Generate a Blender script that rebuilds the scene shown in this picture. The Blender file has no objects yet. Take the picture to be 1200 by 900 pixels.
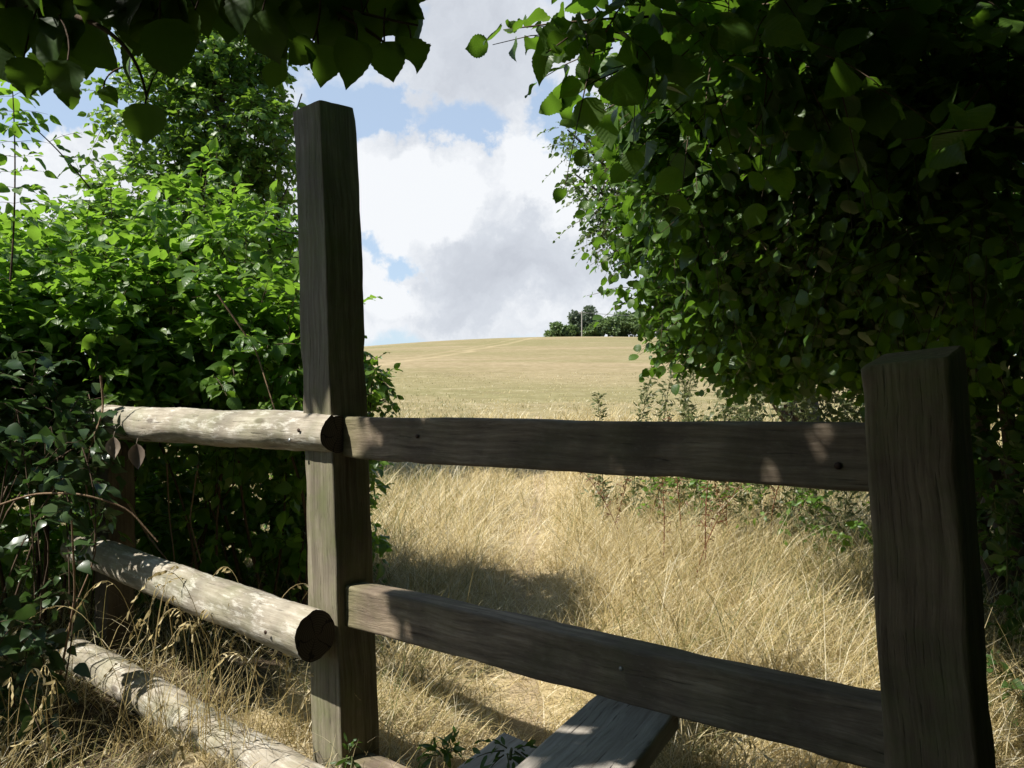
import bpy, math
import numpy as np
from mathutils import Vector, Matrix, noise as mnoise

rng = np.random.default_rng(11)
scene = bpy.context.scene
COL = scene.collection

# ------------------------------------------------------------------ frame
F = 960.0 / 1200.0                      # focal length in picture widths
PITCH = math.atan(20 / 960.0)
EYE = 1.13
SUN = np.array([-0.604, -0.216, 0.766]); SUN /= np.linalg.norm(SUN)
U2 = np.array([0.775, -0.632, 0.0])     # along the stile, towards the right and nearer
V2 = np.array([0.632, 0.775, 0.0])      # across the stile, away
Z3 = np.array([0.0, 0.0, 1.0])
C0 = np.array([-0.548, 2.50, 0.0])      # near corner of the tall post


def P(px, py, y):
    """world point on the sight line of a photograph pixel at depth y"""
    a = (px - 600) / 960.0
    b = (450 - py) / 960.0
    d = np.array([a, math.cos(PITCH) - b * math.sin(PITCH), math.sin(PITCH) + b * math.cos(PITCH)])
    return np.array([0, 0, EYE]) + d * (y / d[1])


def F3(s, w, z):
    """point in stile coordinates"""
    return C0 + U2 * s + V2 * w + Z3 * z


# ------------------------------------------------------------------ helpers
def put(name, mesh, mat=None, parent=None):
    o = bpy.data.objects.new(name, mesh)
    COL.objects.link(o)
    if mat:
        mesh.materials.append(mat)
    if parent:
        o.parent = parent
    return o


def thing(name, label, cat, loc=(0, 0, 0), group=None, rz=0):
    o = bpy.data.objects.new(name, None)
    COL.objects.link(o)
    o.location = tuple(float(c) for c in loc)
    o.rotation_euler = (0, 0, rz)
    o.empty_display_size = 0.1
    o['label'] = label
    o['category'] = cat
    if group:
        o['group'] = group
    return o


def tag(o, label=None, cat=None, group=None, kind=None):
    for k, v in (('label', label), ('category', cat), ('group', group), ('kind', kind)):
        if v:
            o[k] = v
    return o


def mesh_np(name, verts, faces, smooth=False, attrs=None, vecattrs=None):
    verts = np.asarray(verts, np.float32)
    faces = np.asarray(faces, np.int32)
    me = bpy.data.meshes.new(name)
    n, k = faces.shape
    me.vertices.add(len(verts))
    me.vertices.foreach_set('co', verts.ravel())
    me.loops.add(n * k)
    me.loops.foreach_set('vertex_index', faces.ravel())
    me.polygons.add(n)
    me.polygons.foreach_set('loop_start', np.arange(0, n * k, k, dtype=np.int32))
    me.polygons.foreach_set('loop_total', np.full(n, k, np.int32))
    if smooth:
        me.polygons.foreach_set('use_smooth', np.ones(n, bool))
    for an, av in (attrs or {}).items():
        a = me.attributes.new(an, 'FLOAT', 'POINT')
        a.data.foreach_set('value', np.asarray(av, np.float32).ravel())
    for an, av in (vecattrs or {}).items():
        a = me.attributes.new(an, 'FLOAT_VECTOR', 'POINT')
        a.data.foreach_set('vector', np.asarray(av, np.float32).ravel())
    me.update(calc_edges=True)
    me.validate()
    return me


def nrm(v):
    return v / np.maximum(np.linalg.norm(v, axis=-1, keepdims=True), 1e-9)


class Geo:
    """collects quads with a tint and a local uv per vertex"""
    def __init__(self):
        self.v = []; self.f = []; self.t = []; self.uv = []; self.n = 0

    def add(self, v, f, t, uv):
        v = np.asarray(v, float).reshape(-1, 3)
        self.v.append(v); self.f.append(np.asarray(f) + self.n)
        self.t.append(np.broadcast_to(t, (len(v),)) if np.ndim(t) == 0 else np.asarray(t))
        self.uv.append(np.asarray(uv, float).reshape(-1, 3)); self.n += len(v)

    def mesh(self, name, origin=(0, 0, 0), smooth=False):
        v = np.concatenate(self.v) - np.asarray(origin, float)
        return mesh_np(name, v, np.concatenate(self.f), smooth,
                       {'tint': np.concatenate(self.t)}, {'leafuv': np.concatenate(self.uv)})


# ---- leaves
def leaf_template(kind):
    if kind == 'ovate':
        xs = [0, .1, .28, .5, .72, .9, 1]; ws = [.02, .17, .29, .29, .19, .07, .006]
    elif kind == 'hazel':
        xs = [0, .04, .12, .2, .3, .4, .5, .6, .7, .79, .86, .92, 1]; ws = [.03, .2, .32, .37, .43, .41, .45, .41, .39, .3, .25, .11, .006]
    elif kind == 'toothed':
        xs = list(np.linspace(0, 1, 19)); ws = []
        for i, x in enumerate(xs):
            w = np.interp(x, [0, .05, .16, .35, .55, .7, .82, .91, 1], [.05, .27, .4, .47, .44, .34, .2, .08, .004])
            ws.append(w * (1.04 if i % 2 else .955))
    elif kind == 'ivy':
        xs = [-.12, 0, .12, .3, .5, .75, 1]; ws = [.16, .36, .42, .36, .26, .13, .005]
    elif kind == 'narrow':
        xs = [0, .2, .5, .8, 1]; ws = [.02, .12, .16, .1, .005]
    elif kind == 'simple':
        xs = [0, .25, .6, 1]; ws = [.04, .32, .32, .02]
    xs = np.array(xs); ws = np.array(ws)
    n = len(xs)
    vx = np.repeat(xs, 3)
    vy = np.stack([-ws, ws * 0, ws], 1).ravel()
    f = []
    for i in range(n - 1):
        a = i * 3
        f += [[a, a + 3, a + 4, a + 1], [a + 1, a + 4, a + 5, a + 2]]
    return vx, vy, np.array(f)


TEMPL = {k: leaf_template(k) for k in ('ovate', 'hazel', 'toothed', 'ivy', 'narrow', 'simple')}


def add_leaves(g, pos, d, nr, size, kind, fold=.22, curl=.25, r=None, tint=None):
    r = r or rng
    vx, vy, f = TEMPL[kind]
    N, n = len(pos), len(vx)
    d = nrm(d)
    nr = nrm(nr - d * np.sum(nr * d, -1, keepdims=True))
    sd = np.cross(nr, d)
    cu = (r.normal(curl, curl * .7 + .05, (N, 1)))
    fo = r.normal(fold, .14, (N, 1))
    wav = r.normal(0, .06, (N, 1))
    z = np.abs(vy)[None] * fo - cu * (vx ** 2)[None] + wav * np.sin(vx * 9)[None] * np.sign(vy)[None]
    wsc = r.uniform(.85, 1.15, (N, 1))
    s = np.asarray(size).reshape(N, 1, 1)
    V = pos[:, None] + s * (vx[None, :, None] * d[:, None] + (vy[None] * wsc)[..., None] * sd[:, None] + z[..., None] * nr[:, None])
    Fs = (f[None] + (np.arange(N) * n)[:, None, None]).reshape(-1, 4)
    t = r.random(N) if tint is None else np.asarray(tint)
    uv = np.stack([vx, vy, vx * 0], 1)
    g.add(V.reshape(-1, 3), Fs, np.repeat(t, n), np.tile(uv, (N, 1)))


def add_tubes(g, pts, rad, sides=4, tint=.5):
    """pts [T,M,3], rad [T,M]"""
    pts = np.asarray(pts, float); rad = np.asarray(rad, float)
    T, M, _ = pts.shape
    tan = nrm(np.gradient(pts, axis=1))
    ref = np.where(np.abs(tan[..., 2:3]) > .9, np.array([1., 0, 0]), np.array([0, 0, 1.]))
    a = nrm(np.cross(tan, ref)); b = np.cross(tan, a)
    ang = np.arange(sides) / sides * 2 * math.pi
    V = pts[:, :, None] + rad[:, :, None, None] * (np.cos(ang)[:, None] * a[:, :, None] + np.sin(ang)[:, None] * b[:, :, None])
    idx = np.arange(T * M * sides).reshape(T, M, sides)
    j = (np.arange(sides) + 1) % sides
    q = np.stack([idx[:, :-1], idx[:, :-1][..., j], idx[:, 1:][..., j], idx[:, 1:]], -1).reshape(-1, 4)
    u = np.zeros((T, M, sides, 3)); u[..., 0] = np.linspace(0, 1, M)[None, :, None]
    g.add(V.reshape(-1, 3), q, tint, u.reshape(-1, 3))


def bez(p0, p1, p2, m=10):
    t = np.linspace(0, 1, m)[:, None]
    return (1 - t) ** 2 * np.asarray(p0) + 2 * t * (1 - t) * np.asarray(p1) + t * t * np.asarray(p2)


def twigs(gl, gs, p0, d0, L, K, size, kind, opposite=False, droop=.25, up=.75, out=None, rnd=.45, trad=.0025, r=None, keep=None, fold=.2, curl=.25):
    """sprays: T twigs with K leaf nodes each"""
    r = r or rng
    T = len(p0)
    if T == 0:
        return
    d0 = nrm(d0)
    t = np.linspace(0.12, 1, K)
    tt = t[None, :, None]
    Ls = L[:, None, None]
    down = np.array([0, 0, -1.0])
    pos = p0[:, None] + d0[:, None] * Ls * tt + down * Ls * droop * tt ** 2
    dr = nrm(d0[:, None] + down * 2 * droop * tt)
    side = np.cross(dr, np.array([0, 0, 1.0])); side = nrm(side + 1e-4)
    reps = (1, -1) if opposite else (None,)
    for sgn in reps:
        if sgn is None:
            sg = np.where(np.arange(K) % 2 == 0, 1, -1)[None, :, None] * np.where(r.random((T, 1, 1)) < .5, 1, -1)
        else:
            sg = sgn
        ld = dr * .55 + side * sg * .8 + r.normal(0, rnd * .7, pos.shape) + down * .15
        ld[:, -1] = dr[:, -1] + r.normal(0, .2, dr[:, -1].shape)
        nn = np.array([0, 0, 1.0]) * up + r.normal(0, rnd, pos.shape)
        if out is not None:
            nn = nn + out[:, None] * .5
        sz = size * r.uniform(.45, 1.3, (T, K)) * np.linspace(1.05, .8, K)[None]
        pp, ll, n2, s2 = pos.reshape(-1, 3), ld.reshape(-1, 3), nn.reshape(-1, 3), sz.ravel()
        pp = pp + nrm(ll) * (s2 * .18)[:, None]
        if keep is not None:
            k = keep(pp)
            pp, ll, n2, s2 = pp[k], ll[k], n2[k], s2[k]
        if len(pp):
            add_leaves(gl, pp, ll, n2, s2, kind, fold=fold, curl=curl, r=r)
    if gs is not None:
        m = 4
        tq = np.linspace(0, 1, m)[None, :, None]
        pts = p0[:, None] + d0[:, None] * Ls * tq + down * Ls * droop * tq ** 2
        if keep is not None:
            k = keep(pts[:, -1]) & keep(pts[:, 0]) & keep(pts[:, 2])
            pts = pts[k]
        if len(pts):
            add_tubes(gs, pts, np.linspace(1, .4, m)[None] * trad * np.ones((len(pts), 1)), 3)


def blob_twigs(gl, gs, blobs, per_m2, Lm, K, size, kind, shell=.55, r=None, **kw):
    """blobs: (centre, radii, density factor)"""
    r = r or rng
    for c, R, dens in blobs:
        R = np.array(R, float) if np.ndim(R) else np.array([R] * 3, float)
        n = max(3, int(per_m2 * dens * 4 * math.pi * (R[0] * R[1] * R[2]) ** (2 / 3)))
        u = nrm(r.normal(0, 1, (n, 3)))
        rad = shell + (1 - shell) * r.random((n, 1)) ** .6
        lump = np.array([.8 + .4 * mnoise.noise(Vector(q * 2.3) + Vector(tuple(c)) * 3) for q in u])[:, None]
        p = np.asarray(c) + u * R * rad * lump
        d = nrm(u * .8 + r.normal(0, .5, (n, 3)) + np.array([0, 0, .15]))
        twigs(gl, gs, p, d, Lm * r.uniform(.6, 1.3, n), K, size, kind, out=u, r=r, **kw)


# ------------------------------------------------------------------ materials
def nm(name):
    m = bpy.data.materials.new(name)
    m.use_nodes = True
    nt = m.node_tree
    nt.nodes.clear()
    return m, nt


class NT:
    def __init__(self, nt):
        self.t = nt

    def n(self, typ, **kw):
        nd = self.t.nodes.new(typ)
        for k, v in kw.items():
            if k.startswith('i_'):
                key = k[2:]
                key = int(key) if key.isdigit() else key.replace('_', ' ')
                nd.inputs[key].default_value = v
            else:
                setattr(nd, k, v)
        return nd

    def l(self, a, b):
        self.t.links.new(a, b)

    def math(self, op, a, b=None, c=None, clamp=False):
        nd = self.t.nodes.new('ShaderNodeMath'); nd.operation = op; nd.use_clamp = clamp
        for i, x in enumerate((a, b, c)):
            if x is None: continue
            if isinstance(x, (int, float)): nd.inputs[i].default_value = x
            else: self.l(x, nd.inputs[i])
        return nd.outputs[0]

    def ramp(self, fac, stops, interp='LINEAR'):
        nd = self.t.nodes.new('ShaderNodeValToRGB')
        nd.color_ramp.interpolation = interp
        e = nd.color_ramp.elements
        while len(e) < len(stops): e.new(.5)
        for el, (p, c) in zip(e, stops):
            el.position = p; el.color = (*c, 1) if len(c) == 3 else c
        self.l(fac, nd.inputs[0])
        return nd.outputs[0]

    def mix(self, fac, a, b, blend='MIX'):
        nd = self.t.nodes.new('ShaderNodeMix'); nd.data_type = 'RGBA'; nd.blend_type = blend
        for s, x in ((nd.inputs[0], fac), (nd.inputs[6], a), (nd.inputs[7], b)):
            if isinstance(x, (int, float)): s.default_value = x
            elif isinstance(x, tuple): s.default_value = (*x, 1) if len(x) == 3 else x
            else: self.l(x, s)
        return nd.outputs[2]

    def noise(self, vec, scale, detail=5, rough=.55, dist=0.0, out=0):
        nd = self.n('ShaderNodeTexNoise', i_Scale=scale, i_Detail=detail, i_Roughness=rough, i_Distortion=dist)
        if vec is not None: self.l(vec, nd.inputs['Vector'])
        return nd.outputs[out]

    def mapping(self, vec, scale=(1, 1, 1), loc=(0, 0, 0)):
        nd = self.n('ShaderNodeMapping'); nd.inputs['Scale'].default_value = scale; nd.inputs['Location'].default_value = loc
        self.l(vec, nd.inputs['Vector'])
        return nd.outputs[0]


def leaf_mat(name, cols, trans, gloss=.35, tmix=.38, vein=.0, rough=.42, vbump=.14):
    m, nt = nm(name); g = NT(nt)
    tint = g.n('ShaderNodeAttribute', attribute_name='tint').outputs['Fac']
    uv = g.n('ShaderNodeAttribute', attribute_name='leafuv').outputs['Vector']
    geo = g.n('ShaderNodeNewGeometry')
    blotch = g.noise(geo.outputs['Position'], 55, 3)
    k = len(cols)
    col = g.ramp(tint, [(i / (k - 1), c) for i, c in enumerate(cols)])
    col = g.mix(g.math('MULTIPLY', g.math('SUBTRACT', blotch, .42, clamp=True), 1.1), col, tuple(c * .6 for c in cols[0]))
    h = None
    if vein > 0:
        sx = g.n('ShaderNodeSeparateXYZ'); g.l(uv, sx.inputs[0])
        ay = g.math('ABSOLUTE', sx.outputs[1])
        mid = g.math('LESS_THAN', ay, .014)
        sv = g.math('SUBTRACT', sx.outputs[0], g.math('MULTIPLY', ay, .75))
        w = g.math('SINE', g.math('MULTIPLY', sv, 46))
        line = g.math('GREATER_THAN', w, .9)
        vm = g.math('MAXIMUM', mid, g.math('MULTIPLY', line, .5))
        lighter = tuple(min(1, c * 1.9 + .01) for c in cols[-1])
        col = g.mix(g.math('MULTIPLY', vm, vein), col, lighter)
        h = w
    back = g.mix(geo.outputs['Backfacing'], col, g.mix(.25, col, (.14, .2, .08)))
    bs = g.n('ShaderNodeBsdfPrincipled', i_Roughness=rough)
    bs.inputs['Specular IOR Level'].default_value = gloss
    g.l(back, bs.inputs['Base Color'])
    if h is not None:
        bp = g.n('ShaderNodeBump', i_Strength=vbump, i_Distance=.002); g.l(h, bp.inputs['Height']); g.l(bp.outputs[0], bs.inputs['Normal'])
    tr = g.n('ShaderNodeBsdfTranslucent')
    tc = g.mix(.75, col, trans)
    g.l(tc, tr.inputs['Color'])
    mx = g.n('ShaderNodeMixShader', i_0=tmix)
    g.l(bs.outputs[0], mx.inputs[1]); g.l(tr.outputs[0], mx.inputs[2])
    o = g.n('ShaderNodeOutputMaterial'); g.l(mx.outputs[0], o.inputs[0])
    return m


def bark_mat(name, a, b, scale=30):
    m, nt = nm(name); g = NT(nt)
    tc = g.n('ShaderNodeTexCoord')
    v = g.mapping(tc.outputs['Object'], (1, 1, .25))
    n = g.noise(v, scale, 6, .65)
    col = g.ramp(n, [(.3, a), (.7, b)])
    bs = g.n('ShaderNodeBsdfPrincipled', i_Roughness=.85); bs.inputs['Specular IOR Level'].default_value = .2
    g.l(col, bs.inputs['Base Color'])
    bp = g.n('ShaderNodeBump', i_Strength=.6, i_Distance=.01); g.l(n, bp.inputs['Height']); g.l(bp.outputs[0], bs.inputs['Normal'])
    o = g.n('ShaderNodeOutputMaterial'); g.l(bs.outputs[0], o.inputs[0])
    return m


def wood_mat(name, dark, mid, light, grain=(1.2, 26, 26), moss=0.0, blotch=.5, speck=.0, mossx=None, crack=.6, flake=0.0):
    """weathered timber; grain runs along local X"""
    m, nt = nm(name); g = NT(nt)
    tc = g.n('ShaderNodeTexCoord')
    ob = tc.outputs['Object']
    warp = g.noise(ob, 4, 2, out=1)
    wv = g.n('ShaderNodeVectorMath', operation='MULTIPLY_ADD'); g.l(warp, wv.inputs[0]); wv.inputs[1].default_value = (.03, .03, .03); g.l(ob, wv.inputs[2])
    v = g.mapping(wv.outputs[0], grain)
    n1 = g.noise(v, 2.2, 8, .68)
    n2 = g.noise(ob, 5.5, 5, .6)
    n3 = g.noise(g.mapping(wv.outputs[0], (grain[0] * 2, grain[1] * 3.5, grain[2] * 3.5)), 2.0, 4, .6)
    col = g.ramp(n1, [(.28, dark), (.5, mid), (.72, light)])
    col = g.mix(g.math('MULTIPLY', g.ramp(n2, [(.42, (0, 0, 0)), (.68, (1, 1, 1))]), blotch), col, tuple(c * .45 for c in mid))
    ck = g.ramp(n3, [(.28, (1, 1, 1)), (.37, (0, 0, 0))])
    col = g.mix(g.math('MULTIPLY', ck, crack), col, tuple(c * .25 for c in dark))
    if speck:
        n4 = g.noise(g.mapping(ob, (45, 130, 130)), 1.0, 6, .8)
        sp = g.ramp(n4, [(.55, (0, 0, 0)), (.7, (1, 1, 1))])
        col = g.mix(g.math('MULTIPLY', sp, speck), col, (.36, .315, .25))
    if flake:
        # bleached flaking skin, torn patches and a few dark knots
        n6 = g.noise(g.mapping(wv.outputs[0], (7, 26, 26)), 1.0, 7, .75)
        col = g.mix(g.math('MULTIPLY', g.ramp(n6, [(.53, (0, 0, 0)), (.6, (1, 1, 1))]), flake), col, (.68, .65, .57))
        n7 = g.noise(g.mapping(ob, (9, 18, 18), (3, 1, 2)), 1.0, 6, .7)
        col = g.mix(g.math('MULTIPLY', g.ramp(n7, [(.56, (0, 0, 0)), (.66, (1, 1, 1))]), flake), col, (.2, .17, .125))
        vo = g.n('ShaderNodeTexVoronoi', i_Scale=1.0); g.l(g.mapping(wv.outputs[0], (4.5, 13, 13)), vo.inputs['Vector'])
        kn = g.ramp(vo.outputs['Distance'], [(.1, (1, 1, 1)), (.17, (0, 0, 0))])
        col = g.mix(g.math('MULTIPLY', kn, .75), col, (.09, .065, .045))
    if moss:
        n5 = g.noise(ob, 7, 6, .7)
        mk = g.ramp(n5, [(.45, (0, 0, 0)), (.66, (1, 1, 1))])
        mk = g.math('MULTIPLY', mk, moss)
        if mossx is not None:
            sx = g.n('ShaderNodeSeparateXYZ'); g.l(ob, sx.inputs[0])
            fall = g.n('ShaderNodeMapRange', i_1=mossx[0], i_2=mossx[1], i_3=1.0, i_4=mossx[2]); g.l(sx.outputs[0], fall.inputs[0])
            mk = g.math('ADD', mk, g.math('MULTIPLY', g.math('SUBTRACT', fall.outputs[0], .45, clamp=True), .9), clamp=True)
        col = g.mix(mk, col, (.135, .17, .045))
    bs = g.n('ShaderNodeBsdfPrincipled', i_Roughness=.78); bs.inputs['Specular IOR Level'].default_value = .3
    g.l(col, bs.inputs['Base Color'])
    hsum = g.math('ADD', g.math('MULTIPLY', n1, .6), g.math('ADD', g.math('MULTIPLY', n3, .4), g.math('MULTIPLY', ck, -.5)))
    bp = g.n('ShaderNodeBump', i_Strength=.75, i_Distance=.006); g.l(hsum, bp.inputs['Height']); g.l(bp.outputs[0], bs.inputs['Normal'])
    o = g.n('ShaderNodeOutputMaterial'); g.l(bs.outputs[0], o.inputs[0])
    return m


def plain(name, col, rough=.7, metal=0.0):
    m, nt = nm(name); g = NT(nt)
    tc = g.n('ShaderNodeTexCoord')
    n = g.noise(tc.outputs['Object'], 60, 4)
    c = g.mix(n, tuple(x * .6 for x in col), tuple(min(1, x * 1.35) for x in col))
    bs = g.n('ShaderNodeBsdfPrincipled', i_Roughness=rough, i_Metallic=metal); g.l(c, bs.inputs['Base Color'])
    o = g.n('ShaderNodeOutputMaterial'); g.l(bs.outputs[0], o.inputs[0])
    return m


M = {}
M['hazel'] = leaf_mat('hazel_leaf', [(.035, .075, .012), (.05, .105, .016), (.075, .14, .022)], (.2, .4, .025), vein=.18)
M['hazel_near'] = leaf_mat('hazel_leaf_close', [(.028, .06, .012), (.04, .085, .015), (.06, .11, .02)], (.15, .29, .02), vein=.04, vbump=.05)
M['shrub'] = leaf_mat('shrub_leaf', [(.06, .125, .016), (.088, .175, .022), (.135, .225, .034)], (.33, .6, .045), gloss=.5, vein=.2, tmix=.45)
M['climber'] = leaf_mat('climber_leaf', [(.045, .1, .014), (.075, .15, .02), (.115, .205, .03)], (.3, .52, .04), gloss=.45)
M['ivy'] = leaf_mat('ivy_leaf', [(.03, .06, .02), (.045, .085, .026), (.07, .12, .035)], (.09, .2, .03), gloss=.6, tmix=.2, rough=.36)
M['maple'] = leaf_mat('maple_leaf', [(.04, .075, .018), (.06, .105, .024), (.085, .14, .035)], (.16, .28, .04))
M['far'] = leaf_mat('far_leaf', [(.1, .15, .06), (.125, .185, .07), (.15, .21, .08)], (.24, .36, .1), tmix=.4)
M['fardark'] = leaf_mat('far_dark_leaf', [(.075, .1, .07), (.095, .125, .08), (.115, .145, .085)], (.14, .2, .09), tmix=.35)
M['weed'] = leaf_mat('weed_leaf', [(.1, .12, .05), (.145, .165, .07), (.2, .185, .1)], (.24, .29, .09))
M['weeddry'] = leaf_mat('dry_weed_leaf', [(.12, .05, .025), (.17, .08, .035), (.22, .13, .06)], (.2, .1, .04), tmix=.2)
M['herb'] = leaf_mat('herb_leaf', [(.03, .07, .02), (.05, .1, .025), (.07, .13, .03)], (.14, .28, .03))
M['dead'] = leaf_mat('dead_leaf', [(.16, .12, .09), (.21, .165, .12), (.25, .2, .15)], (.2, .14, .09), tmix=.15)
M['bark'] = bark_mat('grey_bark', (.05, .04, .03), (.13, .11, .085))
M['twig'] = bark_mat('brown_twig', (.06, .04, .025), (.12, .085, .055), 60)
M['redstem'] = bark_mat('red_stem', (.12, .035, .02), (.2, .08, .04), 60)
M['greenstem'] = bark_mat('green_stem', (.07, .09, .03), (.13, .14, .06), 60)
M['vine'] = bark_mat('vine_bark', (.16, .1, .06), (.26, .18, .11), 80)
M['post'] = wood_mat('tall_post_wood', (.095, .078, .055), (.2, .172, .122), (.33, .295, .215), grain=(1.0, 30, 30), moss=.4, blotch=.5, crack=.7)
M['post2'] = wood_mat('short_post_wood', (.1, .07, .042), (.2, .145, .088), (.3, .225, .142), moss=.4, blotch=.7, speck=.12)
M['rail'] = wood_mat('rail_wood', (.085, .062, .042), (.235, .18, .125), (.41, .335, .24), grain=(1.8, 26, 26), moss=.15, blotch=.9, speck=.3, mossx=(-.8, -.55, 0))
M['log'] = wood_mat('log_wood', (.2, .165, .12), (.37, .325, .25), (.53, .49, .4), grain=(1.6, 20, 20), moss=.25, blotch=.7, speck=.0, crack=.85, flake=.55)
def shaded_end_grain_mat():  # end grain rings and cracks; shade of the cut ends put into the colour
    m, nt = nm('log_end_grain_shaded'); g = NT(nt)
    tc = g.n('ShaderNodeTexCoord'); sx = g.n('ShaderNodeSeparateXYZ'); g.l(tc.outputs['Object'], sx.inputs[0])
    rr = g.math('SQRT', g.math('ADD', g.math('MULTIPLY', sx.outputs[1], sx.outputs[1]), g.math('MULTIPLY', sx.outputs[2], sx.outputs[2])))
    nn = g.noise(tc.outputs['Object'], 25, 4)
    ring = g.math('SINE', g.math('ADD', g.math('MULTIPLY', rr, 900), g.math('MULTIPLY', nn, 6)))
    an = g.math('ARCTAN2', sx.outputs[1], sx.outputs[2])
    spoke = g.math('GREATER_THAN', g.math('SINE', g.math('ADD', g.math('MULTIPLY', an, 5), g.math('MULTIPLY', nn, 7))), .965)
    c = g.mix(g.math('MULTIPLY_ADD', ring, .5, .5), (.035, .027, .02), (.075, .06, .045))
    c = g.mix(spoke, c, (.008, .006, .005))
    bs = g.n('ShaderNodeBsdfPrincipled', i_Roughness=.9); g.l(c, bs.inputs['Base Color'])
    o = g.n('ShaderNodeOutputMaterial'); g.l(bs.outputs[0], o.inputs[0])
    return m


M['endgrain_shaded'] = shaded_end_grain_mat()
M['oldpost'] = wood_mat('old_post_wood', (.06, .045, .03), (.11, .085, .06), (.16, .13, .09), blotch=.7)
M['board'] = wood_mat('step_board_wood', (.24, .21, .17), (.42, .38, .32), (.52, .48, .42), grain=(1.0, 22, 22), blotch=.35, crack=.95)
M['nail'] = plain('rusty_nail', (.06, .035, .025), .6, .7)
M['zinc'] = plain('grey_nail', (.35, .35, .34), .45, .8)
M['pole'] = plain('pole_wood', (.3, .28, .25), .8)
M['wire'] = plain('wire', (.2, .2, .2), .6)


def grass_mat():
    m, nt = nm('dry_grass'); g = NT(nt)
    tint = g.n('ShaderNodeAttribute', attribute_name='tint').outputs['Fac']
    uv = g.n('ShaderNodeAttribute', attribute_name='leafuv').outputs['Vector']
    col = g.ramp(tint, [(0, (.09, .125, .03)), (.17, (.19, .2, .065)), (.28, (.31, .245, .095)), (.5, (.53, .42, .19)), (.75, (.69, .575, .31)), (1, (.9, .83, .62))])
    bs = g.n('ShaderNodeBsdfPrincipled', i_Roughness=.55); bs.inputs['Specular IOR Level'].default_value = .35
    g.l(col, bs.inputs['Base Color'])
    tr = g.n('ShaderNodeBsdfTranslucent'); g.l(col, tr.inputs['Color'])
    mx = g.n('ShaderNodeMixShader', i_0=.38); g.l(bs.outputs[0], mx.inputs[1]); g.l(tr.outputs[0], mx.inputs[2])
    o = g.n('ShaderNodeOutputMaterial'); g.l(mx.outputs[0], o.inputs[0])
    return m


M['grass'] = grass_mat()


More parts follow.
